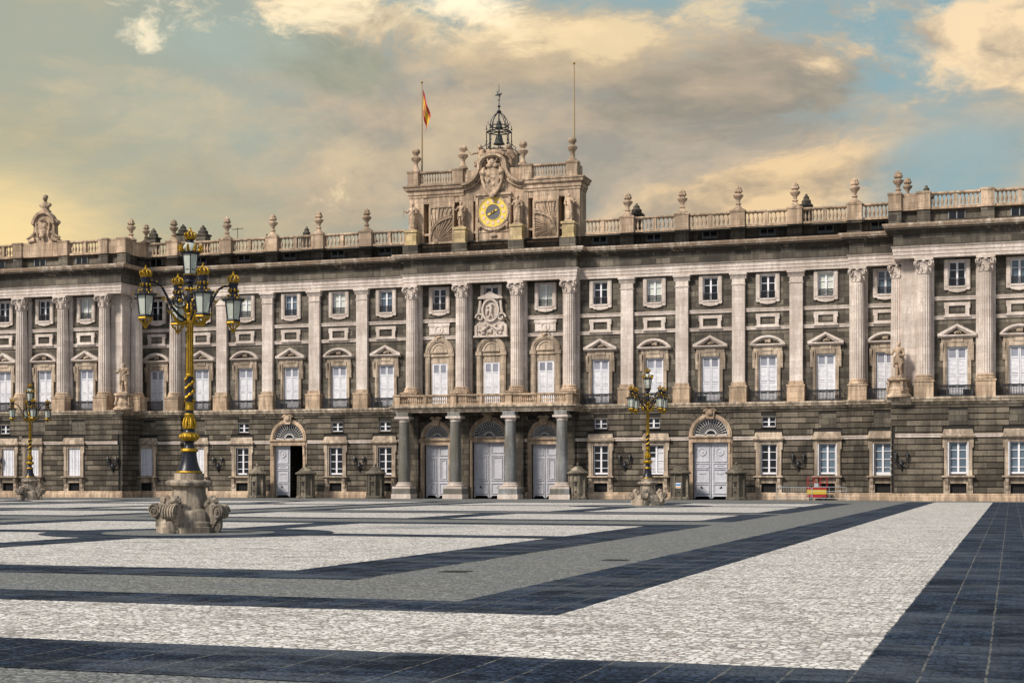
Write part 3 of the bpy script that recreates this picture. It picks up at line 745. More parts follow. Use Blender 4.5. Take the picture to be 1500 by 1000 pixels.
def shutter_mesh(W=.77, z0=8.3, z1=12.15, y=.12):
    p = MB()
    p.box(-W, -W+.07, y-.05, y+.1, z0, z1); p.box(W-.07, W, y-.05, y+.1, z0, z1); p.box(-W+.07, W-.07, y-.05, y+.1, z1-.07, z1)
    zt = z1-.85
    for s in (-1, 1):
        a, c = sorted((s*.012, s*(W-.075)))
        for x0, x1 in ((a, a+.085), (c-.085, c)): p.box(x0, x1, y-.03, y+.05, z0+.01, z1-.075)
        for zz in (z0+.01, zt-.12, z0+1.55, z1-.15): p.box(a+.085, c-.085, y-.03, y+.05, zz, zz+.11)
        n = 26; lo, hi = z0+.13, zt-.13
        for k in range(n):
            z = lo+(hi-lo)*k/n; h = (hi-lo)/n
            if z0+1.5 < z < z0+1.66: continue
            p.add([(a+.085, y-.015, z), (c-.085, y-.015, z), (c-.085, y+.04, z+h), (a+.085, y+.04, z+h)], [(0, 1, 2, 3)])
            p.add([(a+.085, y-.015, z), (c-.085, y-.015, z), (c-.085, y+.04, z+.0), (a+.085, y+.04, z+.0)], [(0, 1, 2, 3)])
        p.k = 1; p.box(a+.085, c-.085, y+.01, y+.03, zt-.01, z1-.15); p.k = 0
    return p
def iron_railing(W=1.28):
    p = MB(); y = -.62
    p.box(-W, W, y-.035, y+.035, 9.05, 9.13); p.box(-W, W, y-.02, y+.02, 8.27, 8.31); p.box(-W, W, y-.02, y+.02, 8.92, 8.95)
    n = 22
    for i in range(n+1):
        x = -W+.02+(2*W-.04)*i/n; p.box(x-.026, x+.026, y-.022, y+.022, 8.18, 9.06)
        if i < n: p.tube([(x+.058+.05*math.cos(t), y, 9.0+.04*math.sin(t)) for t in [2*PI*k/6 for k in range(7)]], .014, 4)
    for x in (-W, W): p.box(x-.025, x+.025, y-.025, y+.025, 8.18, 9.2); p.ball((x, y, 9.24), .05, 6, 4)
    for x in (-W, W): p.box(x-.02, x+.02, y+.03, 0, 9.06, 9.1)
    return p.build('balcony_railing', 'iron', PAL, 0)
wt, wa = balcony_window('tri'), balcony_window('arch')
kinds = {}
for k, x in enumerate(reversed(winL)): kinds[x] = 'ta'[k % 2]
for k, x in enumerate(winR): kinds[x] = 'ta'[k % 2]
kinds[endwin[0]] = 'a'; kinds[endwin[1]] = 'a'
for k, x in enumerate(reversed(wingwin[:5])): kinds[x] = 'ta'[k % 2]
for k, x in enumerate(wingwin[5:]): kinds[x] = 'ta'[k % 2]
used = set(); rl = iron_railing(); rfirst = True
for x, k in kinds.items():
    src = wt if k == 't' else wa
    if k in used: o = copy_tree(src, (x, wy(x), 0))
    else: src.location = (x, wy(x), 0); used.add(k)
    yy = wy(x) if x not in endwin else wy(x)-.55
    if rfirst: rl.location = (x, yy, 0); rfirst = False
    else: copy_tree(rl, (x, yy, 0))
def attic_window(pm, simple=False):
    p = MB()
    p.box(-.99, -.64, -.16, .3, 16.86, 19.0); p.box(.64, .99, -.16, .3, 16.86, 19.0); p.box(-.64, .64, -.16, .3, 18.86, 19.0)
    p.box(-.93, -.70, -.20, -.16, 16.9, 19.0); p.box(.70, .93, -.20, -.16, 16.9, 19.0)
    ap = [(-.99, 16.86), (.99, 16.86), (.99, 16.66), (.86, 16.6), (.72, 16.64), (.6, 16.52), (.3, 16.46), (0, 16.42), (-.3, 16.46), (-.6, 16.52), (-.72, 16.64), (-.86, 16.6), (-.99, 16.66)]
    p.prism(ap, -.16, .02); p.box(-.66, .66, -.22, -.16, 16.78, 16.92)
    w = p.build('attic_window', 'white', PAL)
    q = MB(); sash(q, .64, 16.88, 18.86, .16, 3); q.build('sash', 'sash', w, 0)
    pane(.6, 16.9, 18.84, .16, pm, w)
    g = MB(); g.box(-.6, .6, -.02, .01, 17.5, 17.54); g.box(-.6, .6, -.02, .01, 16.95, 16.98)
    for i in range(13): x = -.58+1.16*i/12; g.box(x-.016, x+.016, -.015, .005, 16.9, 17.52)
    for i in range(5):
        x = -.48+.24*i; g.tube([(x+.09*math.cos(t), 0, 17.24+.13*math.sin(t)) for t in [2*PI*k/8 for k in range(9)]], .013, 4)
    g.build('guard_rail', 'iron', w, 0)
    return w
aw = {k: attic_window(k) for k in ('glass', 'netcurtain', 'bluepane')}
acyc = {-73.11: 'glass', -68.47: 'netcurtain', -63.71: 'bluepane', -58.84: 'netcurtain', -54.14: 'bluepane', -33.95: 'glass', -29.16: 'netcurtain', -24.3: 'glass', -19.44: 'glass', -14.63: 'netcurtain',
        -77.95: 'glass', -9.82: 'bluepane', -92.76: 'glass', -88.19: 'glass', -83.55: 'netcurtain', -4.06: 'glass', .6: 'bluepane', cwin[0]: 'glass', cwin[2]: 'netcurtain', cwin[1]: 'glass'}
used = set()
for x in list(kinds)+cwin:
    k = acyc.get(x, 'glass')
    if k in used: copy_tree(aw[k], (x, wy(x), 0))
    else: aw[k].location = (x, wy(x), 0); used.add(k)
def blind_panel():
    p = MB(); w, z0, z1 = .92, 14.62, 15.62
    p.box(-w, -.62, -.2, .02, z0, z1-.26); p.box(.62, w, -.2, .02, z0, z1-.26); p.box(-w-.07, w+.07, -.2, .02, z1-.26, z1)
    p.box(-w-.07, -w, -.2, .02, z1-.45, z1-.26); p.box(w, w+.07, -.2, .02, z1-.45, z1-.26)
    p.box(-.62, .62, -.2, .02, z0, z0+.1); p.box(-1.02, 1.02, -.26, .02, z0-.14, z0)
    o = p.build('blind_panel', 'white', PAL)
    q = MB(); q.box(-.6, .6, -.06, .02, z0+.08, z1-.28); q.build('panel_field', 'granite', o, 0); return o
bpn = blind_panel(); xs = list(kinds); bpn.location = (xs[0], wy(xs[0]), 0)
for x in xs[1:]: copy_tree(bpn, (x, wy(x), 0))
def ground_window(kind):
    p = MB()
    for s in (-1, 1):
        p.box(*sorted((s*.68, s*.80)), -.08, .45, 2.0, 4.82); p.box(*sorted((s*.80, s*1.06)), -.14, .1, 2.0, 5.0)
        p.box(*sorted((s*1.06, s*1.16)), -.14, .1, 4.2, 5.0)
        p.xprism([(.1, .9), (-.14, .9), (-.2, 1.05), (-.16, 1.25), (-.3, 1.5), (-.34, 1.85), (.1, 1.85)], *sorted((s*.74, s*1.0)))
        p.box(*sorted((s*.62, s*1.1)), -.1, .1, .0, .9); p.box(*sorted((s*.62, s*.735)), -.1, .1, .9, 1.85)
        p.box(*sorted((s*1.003, s*1.1)), -.08, .1, .9, 1.85)
    p.box(-.68, .68, -.08, .45, 4.66, 4.82); p.box(-.80, .80, -.14, .1, 4.82, 5.0)
    p.box(-.62, .62, -.1, .1, 1.4, 1.85); p.box(-.62, .62, -.1, .1, 0, .36)
    p.xprism([(.1, 1.85), (-.4, 1.85), (-.46, 1.9), (-.46, 2.0), (.1, 2.03)], -1.24, 1.24)
    def hood(y0, w0, w1, z0, z1): p.add([(-w0, y0, z0), (w0, y0, z0), (w0, .1, z0), (-w0, .1, z0), (-w1, y0+.14, z1), (w1, y0+.14, z1), (w1, .1, z1), (-w1, .1, z1)], [(0, 1, 2, 3), (4, 5, 6, 7), (0, 1, 5, 4), (1, 2, 6, 5), (3, 0, 4, 7), (2, 3, 7, 6)])
    p.box(-1.28, 1.28, -.34, .1, 5.0, 5.1); hood(-.36, 1.3, 1.18, 5.103, 5.3); hood(-.24, 1.16, 1.08, 5.303, 5.64)
    w = p.build('ground_window', 'frame', PAL)
    if kind != 'shut':
        q = MB(); sash(q, .68, 2.03, 4.66, .25, 4 if kind == 'dark' else 4, .05, .09); q.box(-.6, .6, .19, .26, 2.03, 2.3)
        q.build('sash', 'sash', w, 0)
        pane(.64, 2.05, 4.64, .25, {'dark': 'glass', 'curtain': 'bluepane', 'blind': 'glass'}[kind], w)
    if kind == 'curtain':
        MB().box(-.82, -.70, -.10, .22, 2.04, 4.62).build('shutter', 'shutter', w, 0); MB().box(.70, .78, -.09, .22, 2.04, 4.62).build('shutter', 'shutter', w, 0)
    if kind in ('shut', 'blind'):
        for a, c in (((-.66, -.02), (.02, .66)) if kind == 'shut' else ((.02, .6), (-.6, -.02))):
            q = MB(); zlo, zhi = (2.05, 4.64) if kind == 'shut' else ((2.35, 4.4) if a > 0 else (2.35, 3.6))
            y = .1 if kind == 'shut' else .27
            if kind == 'shut':
                for x0, x1 in ((a, a+.08), (c-.08, c), ((a+c)/2-.04, (a+c)/2+.04)): q.box(x0, x1, y-.04, y+.03, zlo, zhi)
                for zz in (zlo, 3.0, zhi-.1): q.box(a+.08, c-.08, y-.03, y+.028, zz, zz+.1)
            n = 24; h = (zhi-zlo)/n
            for k in range(n):
                z = zlo+h*k; q.add([(a+.02, y-.025, z), (c-.02, y-.025, z), (c-.02, y+.02, z+h), (a+.02, y+.02, z+h)], [(0, 1, 2, 3)])
            q.build('shutter', 'shutter', w, 0)
    q = MB(); q.box(-.6, .6, .2, .24, .36, 1.40); q.k = 1
    for i in range(7): x = -.5+i/6; q.box(x-.015, x+.015, .14, .17, .38, 1.38)
    q.build('cellar_grille', ['groove', 'iron'], w, 0)
    return w
gk = [(x, 'dark') for x in gdark]+[(x, 'blind') for x in gblind]+[(x, 'curtain') for x in gcurt+wing_curt]+[(x, 'shut') for x in gshut+wing_shut]
gws = {}
for x, k in gk:
    if k in gws: copy_tree(gws[k], (x, gplane(x), 0))
    else: gws[k] = ground_window(k); gws[k].location = (x, gplane(x), 0)
def mezz_window():
    p = MB(); p.box(-.64, -.56, -.02, .4, 6.06, 7.02); p.box(.56, .64, -.02, .4, 6.06, 7.02); p.box(-.56, .56, -.02, .4, 6.94, 7.02); p.box(-.6, .6, -.08, .4, 6.02, 6.1)
    w = p.build('mezzanine_window', 'base', PAL)
    q = MB(); sash(q, .56, 6.1, 6.94, .2, 2, .06, .05); q.build('sash', 'sash', w, 0); pane(.55, 6.11, 6.93, .2, 'glass', w); return w
mw = mezz_window(); ml = mezz+mezzw; mw.location = (ml[0], gplane(ml[0]), 0)
for x in ml[1:]: copy_tree(mw, (x, gplane(x), 0))
# ---- doors
def portal(x, r, top, grand=False, openright=False):
    e = empty('portal', (x, YG, 0), 0, PAL)
    zc = 5.42; p = MB()
    for s in (-1, 1):
        p.box(*sorted((s*r, s*(r+.22))), -.12, .5, 0, top+.0); p.box(*sorted((s*(r+.22), s*(r+.36))), -.06, .3, 0, 5.4)
    p.box(-r-.22, r+.22, -.12, .5, top, top+.24)
    p.xprism([(.5, top+.24), (-.1, top+.24), (-.16, top+.34), (-.26, top+.42), (-.26, zc-.02), (.5, zc)], -r-.36, r+.36)
    p.strip(arc(0, zc, r+.34, 0, 180, 24), arc(0, zc, r, 0, 180, 24), -.10, .45)
    p.strip(arc(0, zc, r+.20, 0, 180, 24), arc(0, zc, r+.08, 0, 180, 24), -.15, -.1)
    if not grand and r > 1.4:
        for s in (-1, 1): p.xprism([(0, top-1.0), (-.16, top-.95), (-.24, top-.6), (-.2, top-.3), (-.34, top), (0, top)], *sorted((s*(r+.02), s*(r+.2))))
    p.prism([(-.28, zc+r-.1), (.28, zc+r-.1), (.42, zc+r+.72), (-.42, zc+r+.72)], -.3, .1)
    p.ball((0, -.34, zc+r+.4), (.28, .16, .26), 8, 6); p.tube([(-.55, -.25, zc+r+.55), (-.3, -.32, zc+r+.7), (0, -.34, zc+r+.62), (.3, -.32, zc+r+.7), (.55, -.25, zc+r+.55)], .07, 6)
    p.build('door_surround', 'warm', e)
    q = MB(); q.prism(arc(0, zc, r-.01, 0, 180, 28), .22, .25); q.k = 1   # fanlight
    for a, c in ((r-.01, r-.1), (r*.36, r*.28)): q.strip(arc(0, zc, a, 0, 180, 28), arc(0, zc, c, 0, 180, 28), .12, .22)
    q.box(-r, r, .12, .22, zc-.02, zc+.1)
    nray = 17
    for i in range(nray):
        a = R(180*(i+.5)/nray); ca, sa = math.cos(a), math.sin(a)
        q.tube([(r*.36*ca, .17, zc+r*.36*sa+.03), (r*.95*ca, .17, zc+r*.95*sa)], [.018, .03], 5)
        q.tube([(r*(.66)*ca-.05*sa, .17, zc+r*.66*sa+.05*ca), (r*.8*ca, .17, zc+r*.8*sa), (r*.66*ca+.05*sa, .17, zc+r*.66*sa-.05*ca)], .02, 4)
        q.ball((r*.84*ca, .16, zc+r*.84*sa), (.07, .04, .07), 6, 4)
    q.build('fanlight', ['glass', 'leaded'], e)
    lo = .05
    for s in (-1, 1):
        d = MB(); a, c = sorted((0, -s*(r-.02)))
        notch = .22
        d.prism([(a+.02, lo), (a+.25, lo+notch), (c-.25, lo+notch), (c-.02, lo), (c-.005, top), (a+.005, top)], .0, .08)
        H = top-lo
        def frame(z0, z1, m=.14, t=.07):
            d.box(a+m, c-m, -.07, 0, z0, z0+t); d.box(a+m, c-m, -.07, 0, z1-t, z1); d.box(a+m, a+m+t, -.07, 0, z0+t, z1-t); d.box(c-m-t, c-m, -.07, 0, z0+t, z1-t)
        xc = (a+c)/2
        if grand or r < 1.4:
            frame(.45, 1.4); frame(1.6, top-1.15); frame(top-.95, top-.15); frame(1.75, top-1.3, .3)
        else:
            frame(.5, 1.35); frame(1.45, 2.6); frame(2.68, 3.1); frame(3.2, top-.14)
            d.box(xc-.3, xc+.3, -.05, 0, 2.2, 2.26); d.box(xc-.3, xc+.3, -.05, 0, 2.86, 2.9)
            d.tube([(xc+.3*math.cos(t), -.03, 4.05+.3*math.sin(t)) for t in [2*PI*k/20 for k in range(21)]], .04, 5)
            d.prism([(xc-.42, 4.05), (xc, 3.63), (xc+.42, 4.05), (xc, 4.47)], -.02, 0); d.ball((xc, -.02, 4.05), (.12, .05, .12), 8, 5)
        d.k = 1
        for xx in (xc, a+.1 if s < 0 else c-.1): d.lathe([(.05, -.0), (.07, .03), (.02, .06)], (xx, -.02, .95), 8, sy=.5)
        if r > 1.4: d.ball((xc+.1*s, -.03, 1.05), (.08, .06, .09), 6, 4)
        o = d.build('door_leaf', ['door', 'iron'], e, 25)
        o.location = (s*(r-.01), .3, 0)
        if openright and s > 0: o.rotation_euler.z = R(-86)
    return e
for x, r, t in doorsC: portal(x, r, t, True)
portal(doorsS[0][0], 1.5, 4.85, False, True); portal(doorsS[1][0], 1.5, 4.85)
p = MB(); x = doorsS[0][0]       # the vestibule behind the open leaf
p.add([(x-1.5, 0, .01), (x+1.5, 0, .01), (x+1.5, 7, .01), (x-1.5, 7, .01), (x-1.5, 0, 5.4), (x+1.5, 0, 5.4), (x+1.5, 7, 5.4), (x-1.5, 7, 5.4)], [(0, 1, 2, 3), (4, 5, 6, 7), (0, 3, 7, 4), (1, 2, 6, 5), (2, 3, 7, 6)])
p.build('vestibule', 'base', PAL, 0)
# voussoirs and spandrels round the arches
for x, r, t in doors:
    b = MB(); zc = 5.42; ro = r+.36; ztop = zc+r+.36
    def hit(a):
        ca, sa = math.cos(a), math.sin(a); k = 9
        if abs(ca) > 1e-4: k = min(k, ro/abs(ca))
        if sa > 1e-4: k = min(k, ro/sa)
        return k
    na = 14
    for i in range(na):
        a0, a1 = PI*i/na+.012, PI*(i+1)/na-.012; k0, k1 = hit(a0), hit(a1)
        q0, q1 = r+.345, r+.345
        poly = [(x+q0*math.cos(a0), zc+q0*math.sin(a0)), (x+k0*math.cos(a0), zc+k0*math.sin(a0))]
        if (a0 < PI/4 < a1) or (a0 < 3*PI/4 < a1): am = PI/4 if a0 < PI/4 < a1 else 3*PI/4; poly.append((x+hit(am)*math.cos(am), zc+hit(am)*math.sin(am)))
        poly += [(x+k1*math.cos(a1), zc+k1*math.sin(a1)), (x+q1*math.cos(a1), zc+q1*math.sin(a1))]
        if k0 > q0+.02 or k1 > q1+.02: b.prism(poly, YG, YG+.098)
    b.build('arch_voussoirs', 'base', PAL, 0)
# ---- portico with balcony
PX = [-51.25, -46.4, -41.32, -36.66]; PY = -2.8
def portico_column():
    p = MB(); p.box(-.92, .92, -.8, .8, 0, .42); p.box(-.84, .84, -.74, .74, .90, 1.08)
    p.lathe([(.72, 1.08), (.76, 1.16), (.70, 1.26), (.6, 1.3), (.64, 1.38), (.56, 1.46)], (0, 0, 0), 28); p.k = 1
    p.box(-.86, .86, -.76, .76, .42, .90)
    p.lathe([(.53, 1.46), (.52, 3.5), (.45, 6.75)], (0, 0, 0), 32); p.box(-.56, .56, -.5, .5, 7.24, 7.62)
    p.k = 0; p.lathe([(.47, 6.75), (.5, 6.8), (.47, 6.86), (.52, 6.95), (.62, 7.06)], (0, 0, 0), 28); p.box(-.68, .68, -.62, .62, 7.06, 7.24)
    return p.build('portico_column', ['white', 'column'], PAL, 30)
pc = portico_column(); pc.location = (PX[0], PY, 0)
for x in PX[1:]: copy_tree(pc, (x, PY, 0))
for x in PX: MB().box(x-.3, x+.62, YG-.22, YG+.1, 1.05, 7.5).box(x-.4, x+.72, YG-.3, YG+.1, .0, 1.05).build('portico_pilaster', 'base', PAL, 0)
b = MB(); X0, X1 = -52.05, -35.55
b.mold([(X0, -.4), (X0, PY-.35), (X1, PY-.35), (X1, -.4)], [(-1.0, 7.6), (0, 7.6), (.02, 7.7), (.12, 7.76), (.16, 7.9), (.28, 7.94), (.34, 8.0), (.36, 8.14), (.3, 8.17), (-1.5, 8.18)])
b.box(X0+.6, X1-.6, PY+.3, -.5, 7.66, 8.176)
b.build('balcony_slab', 'ledge', PAL)
b = MB(); b.box(X0+.1, X1-.1, PY-.3, -.6, 7.62, 7.655); b.build('portico_ceiling', 'ceiling_shade', PAL, 0)
posts = [X0+.3, (PX[1]), (PX[2]), X1-.3]
mids = []
for i in range(3):
    a, c = posts[i]+.32, posts[i+1]-.32
    balustrade(a, c, PY-.35, 8.2, 9.14, sp=.17, w=.075, groups=2)
for x in posts: pier(x, PY-.35, .3, 8.24, 9.18, d=.24)
b = MB(); b.box(X1-.5, X1-.1, PY, -.8, 9.0, 9.14); b.box(X1-.48, X1-.12, PY, -.8, 8.18, 8.32)
for i in range(9): baluster(b, X1-.3, PY+.25+i*.2, 8.3, .7, .075)
b.box(X0+.1, X0+.5, PY, -.8, 9.0, 9.14)
for i in range(9): baluster(b, X0+.3, PY+.25+i*.2, 8.3, .7, .075)
b.build('balustrade', 'warm', PAL, 40)
# ---- central bay windows, cartouche, medallions
def arch_window():
    p = MB(); zc = 13.1
    for s in (-1, 1):
        p.box(*sorted((s*.92, s*1.36)), -.14, .35, 8.2, 12.75); p.box(*sorted((s*1.0, s*1.28)), -.18, -.14, 8.2, 12.75); p.box(*sorted((s*.88, s*1.44)), -.24, .3, 12.75, 13.08)
    p.strip(arc(0, zc, 1.36, 0, 180, 20), arc(0, zc, .98, 0, 180, 20), -.14, .3); p.strip(arc(0, zc, 1.28, 0, 180, 20), arc(0, zc, 1.1, 0, 180, 20), -.2, -.14)
    p.box(-.92, .92, .05, .3, 12.55, 13.1); p.prism(arc(0, zc, .985, 0, 180, 18), -.03, .3)
    p.strip(arc(0, zc+.08, .76, 0, 180, 16), arc(0, zc+.08, .64, 0, 180, 16), -.10, -.03); p.box(-.76, .76, -.10, -.03, zc+.0, zc+.08)
    p.box(-.92, .92, -.08, .06, 12.75, 12.9); p.box(-.92, -.74, .04, .35, 8.2, 12.55); p.box(.74, .92, .04, .35, 8.2, 12.55); p.box(-.74, .74, .04, .35, 12.15, 12.55)
    w = p.build('arched_window', 'frame', PAL)
    carve(0, -.2, zc+1.38, .38, .3, 8, 11, 'warm', w, 'keystone_carving')
    shutter_mesh(.74).build('shutter', ['shutter', 'shutterpane'], w, 0); return w
aw_ = arch_window(); aw_.location = (cwin[0], 0, 0)
for x in cwin[1:]: copy_tree(aw_, (x, 0, 0))
def medallion():
    p = MB(); p.box(-.95, .95, -.16, 0, 14.72, 15.62); p.box(-1.02, 1.02, -.2, 0, 15.5, 15.75)
    p.box(-.78, .78, -.2, -.16, 14.8, 14.86); p.box(-.78, .78, -.2, -.16, 15.4, 15.46)
    p.tube([(.36*math.cos(t), -.18, 15.14+.36*math.sin(t)) for t in [2*PI*k/20 for k in range(21)]], .06, 6)
    p.ball((.04, -.16, 15.16), (.15, .1, .19), 8, 6); p.ball((0, -.16, 14.95), (.2, .08, .1), 8, 5)
    return p.build('medallion_panel', 'white', PAL)
md = medallion(); md.location = (cwin[0], 0, 0); copy_tree(md, (cwin[2], 0, 0))
p = MB(); x = cwin[1]      # the great cartouche over the middle window
p.prism([(x-1.55, 14.5), (x+1.55, 14.5), (x+1.5, 15.4), (x+.95, 15.9), (x+.85, 17.5), (x+.95, 17.8), (x, 18.3), (x-.95, 17.8), (x-.85, 17.5), (x-.95, 15.9), (x-1.5, 15.4)], -.2, 0)
p.prism([(x-1.15, 17.75), (x+1.15, 17.75), (x+1.15, 17.9), (x+.5, 18.12), (x, 18.42), (x-.5, 18.12), (x-1.15, 17.9)], -.45, -.2)
p.box(x-1.6, x+1.6, -.4, -.0, 14.35, 14.5)
p.strip([(x+.82*math.cos(t), 16.75+1.05*math.sin(t)) for t in [2*PI*k/28 for k in range(29)]], [(x+.66*math.cos(t), 16.75+.87*math.sin(t)) for t in [2*PI*k/28 for k in range(29)]], -.42, -.2)
for s in (-1, 1):
    pts = [(x+s*(1.0+.42*math.cos(t)*(1-t/9)), -.3, 16.1+.42*math.sin(t)*(1-t/9)) for t in [i*.55 for i in range(14)]]
    p.tube(pts, .09, 6); p.box(*sorted((x+s*1.28, x+s*1.5)), -.3, -.2, 14.5, 15.4)
    p.tube([(x+s*1.1, -.3, 16.5), (x+s*1.0, -.32, 17.0), (x+s*.95, -.3, 17.6)], .12, 6)
cart = p.build('cartouche', 'white', PAL)
p = MB(); rnd = random.Random(4)
p.prism([(x+.6*math.cos(t), 16.75+.8*math.sin(t)) for t in [2*PI*k/20 for k in range(20)]], -.22, -.15)
p.cap((x+.05, -.34, 16.5), (x+.1, -.34, 17.0), .16, .12); p.ball((x+.12, -.4, 17.22), .12, 8, 6); p.cap((x+.1, -.36, 16.9), (x-.25, -.4, 16.65), .07, .05)
p.cap((x+.02, -.34, 16.4), (x-.2, -.36, 16.05), .1, .07); p.cap((x+.1, -.34, 16.4), (x+.25, -.36, 16.08), .1, .07); p.ball((x-.3, -.36, 17.0), .14, 8, 6); p.cap((x-.3, -.34, 16.8), (x-.34, -.34, 16.4), .12, .09)
for k in range(16): p.ball((x+rnd.uniform(-1.2, 1.2), -.24, 15.0+rnd.uniform(-.35, .4)), (rnd.uniform(.1, .24), .18, rnd.uniform(.1, .22)), 8, 5)
p.cap((x-.7, -.34, 14.95), (x-.2, -.36, 15.35), .16, .12); p.cap((x+.75, -.34, 14.95), (x+.2, -.36, 15.3), .16, .12); p.ball((x-.45, -.42, 15.45), .15, 8, 6); p.ball((x+.5, -.42, 15.4), .15, 8, 6)
p.sculpt('relief', 'white', cart, .04, .04, .2)
# ---- central attic with clock
AX0, AX1 = -51.5, -35.6; AY = -.9
b = MB()
b.box(AX0+.25, AX1-.25, .5, 1.15, 21.9, 27.0)                                   # core
for a, c in ((AX0, -50.15), (-49.6, -47.2), (-46.75, -45.42), (-45.2, -41.9), (-41.64, -40.3), (-39.85, -37.5), (-36.95, AX1)):
    b.box(a, c, AY, .6, 22.5, 26.95)
b.box(AX1-.6, AX1, .6, 1.2, 22.5, 26.95); b.box(AX0, AX0+.6, .6, 1.2, 22.5, 26.95)
for a, c in ((-50.15, -49.6), (-47.2, -46.75), (-45.42, -45.2), (-41.9, -41.64), (-40.3, -39.85), (-37.5, -36.95)):
    b.box(a, c, AY+.05, .6, 22.5, 22.9); b.box(a, c, AY+.1, .6, 23.55, 23.75); b.box(a, c, AY+.05, .6, 26.4, 26.95)
b.box(AX0-.03, AX1+.03, AY-.06, .4, 22.4, 22.62)
b.build('clock_storey', 'warm', PAL, 0)
b = MB(); b.mold([(AX0-.1, 1.3), (AX0-.1, AY-.15), (AX1+.1, AY-.15), (AX1+.1, 1.3)], [(-.3, 21.7), (0, 21.8), (0, 22.42), (-.3, 22.45)])
for x in (-51.0, -46.35, -41.1, -36.4): b.box(x-.72, x+.72, -2.0, AY, 21.85, 22.6)
b.build('clock_storey_plinth', 'granite', PAL, 0)
# cornice of the attic: straight wings and the ogee over the arms
prof = [(0, 26.93), (.06, 26.95), (.08, 27.15), (.16, 27.2), (.18, 27.5), (.36, 27.62), (.40, 27.8), (.50, 27.9), (.52, 28.0), (-.9, 28.04)]
b = MB()
b.mold([(AX0, 1.2), (AX0, AY), (-46.3, AY)], prof); b.mold([(-40.7, AY), (AX1, AY), (AX1, 1.2)], prof)
def ogee(s, d):   # right-hand half of the crowning curve, offset by d
    pts = []
    for i in range(9): t = R(90+90*i/8); pts.append((CX+s*(2.85+(1.5+d)*math.cos(t)), 29.45-(1.5+d)*math.sin(t)))    # hollow quarter
    pts2 = []
    for i in range(13): t = R(90*i/12); pts2.append((CX+s*((1.35-d)*math.cos(t)), 29.45+(1.0-d)*math.sin(t)))
    return pts+pts2[1:]
for s in (-1, 1):
    for d0, d1, y in ((0, .22, AY-.62), (.22, .36, AY-.42), (.36, .6, AY-.2)):
        b.strip(ogee(s, d0), ogee(s, d1), y, AY+.3)
b.build('attic_cornice', 'warm', PAL, 30)
b = MB()
b.prism([(CX-1.3, 26.95), (CX+1.3, 26.95)]+arc(CX, 29.3, 1.2, 0, 180, 14), AY+.0, .8)
for s in (-1, 1): b.prism([(CX+s*1.2, 26.95), (CX+s*2.85, 26.95), (CX+s*2.85, 28.0), (CX+s*2.0, 28.1), (CX+s*1.5, 28.7), (CX+s*1.2, 29.2)], AY+.05, .6)
b.box(CX-1.25, CX+1.5, -.4, 1.9, 28.0, 30.85); b.box(CX-1.1, CX+1.6, -.5, 2.0, 30.8, 31.0)
b.build('crest_block', 'warm', PAL, 30)
p = MB(); rnd = random.Random(12)      # coat of arms with crown and collar
y = AY-.25
p.prism([(CX-.62, 29.0), (CX-.7, 28.2), (CX-.45, 27.4), (CX, 26.9), (CX+.45, 27.4), (CX+.7, 28.2), (CX+.62, 29.0), (CX, 29.2)], y-.18, y+.35)
for s in (-1, 1):
    p.tube([(CX+s*.72, y-.1, 29.2), (CX+s*.95, y-.2, 28.7), (CX+s*.9, y-.15, 28.0), (CX+s*.6, y-.15, 27.3), (CX+s*.2, y-.2, 26.8)], [.16, .2, .14, .15, .16], 8)
    p.ball((CX+s*.9, y-.25, 28.75), (.28, .25, .24), 8, 6); p.ball((CX+s*.3, y-.2, 29.35), (.3, .2, .2), 8, 6)
    p.cap((CX+s*.2, y-.2, 29.4), (CX+s*.45, y-.15, 29.95), .12, .08)
for k in range(9): p.ball((CX+rnd.uniform(-.4, .4), y-.2, rnd.uniform(27.5, 28.8)), (.14, .1, .16), 8, 5)
p.ball((CX, y-.25, 29.6), (.3, .22, .35), 8, 6); p.ball((CX, y-.3, 26.7), (.25, .2, .3), 8, 6)
p.sculpt('coat_of_arms', 'warm', PAL, .045, .06, .25)
p = MB()        # figures and lion on the block behind
p.cap((CX-1.3, -.6, 30.2), (CX-1.2, -.5, 30.9), .35, .3); p.ball((CX-1.35, -.75, 31.2), .22, 8, 6); p.cap((CX-1.4, -.6, 30.8), (CX-2.15, -.8, 30.6), .14, .09); p.cap((CX-2.15, -.8, 30.6), (CX-2.5, -.9, 31.05), .08, .05)
p.cap((CX-1.2, -.6, 30.2), (CX-1.75, -.6, 29.6), .3, .2); p.ball((CX-1.7, -.5, 29.9), (.3, .3, .25), 8, 6)
p.cap((CX+1.4, -.6, 30.6), (CX+1.75, -.5, 30.1), .3, .2); p.ball((CX+1.35, -.75, 31.05), (.25, .25, .24), 8, 6); p.cap((CX+1.5, -.5, 30.9), (CX+2.0, -.4, 30.4), .18, .1)
for k in range(9): p.ball((CX-.9+k*.22, -.75, 30.45+.25*math.sin(k*.39)), (.2, .2, .18), 8, 5)
p.sculpt('crest_figures', 'warm', PAL, .05, .08, .25)
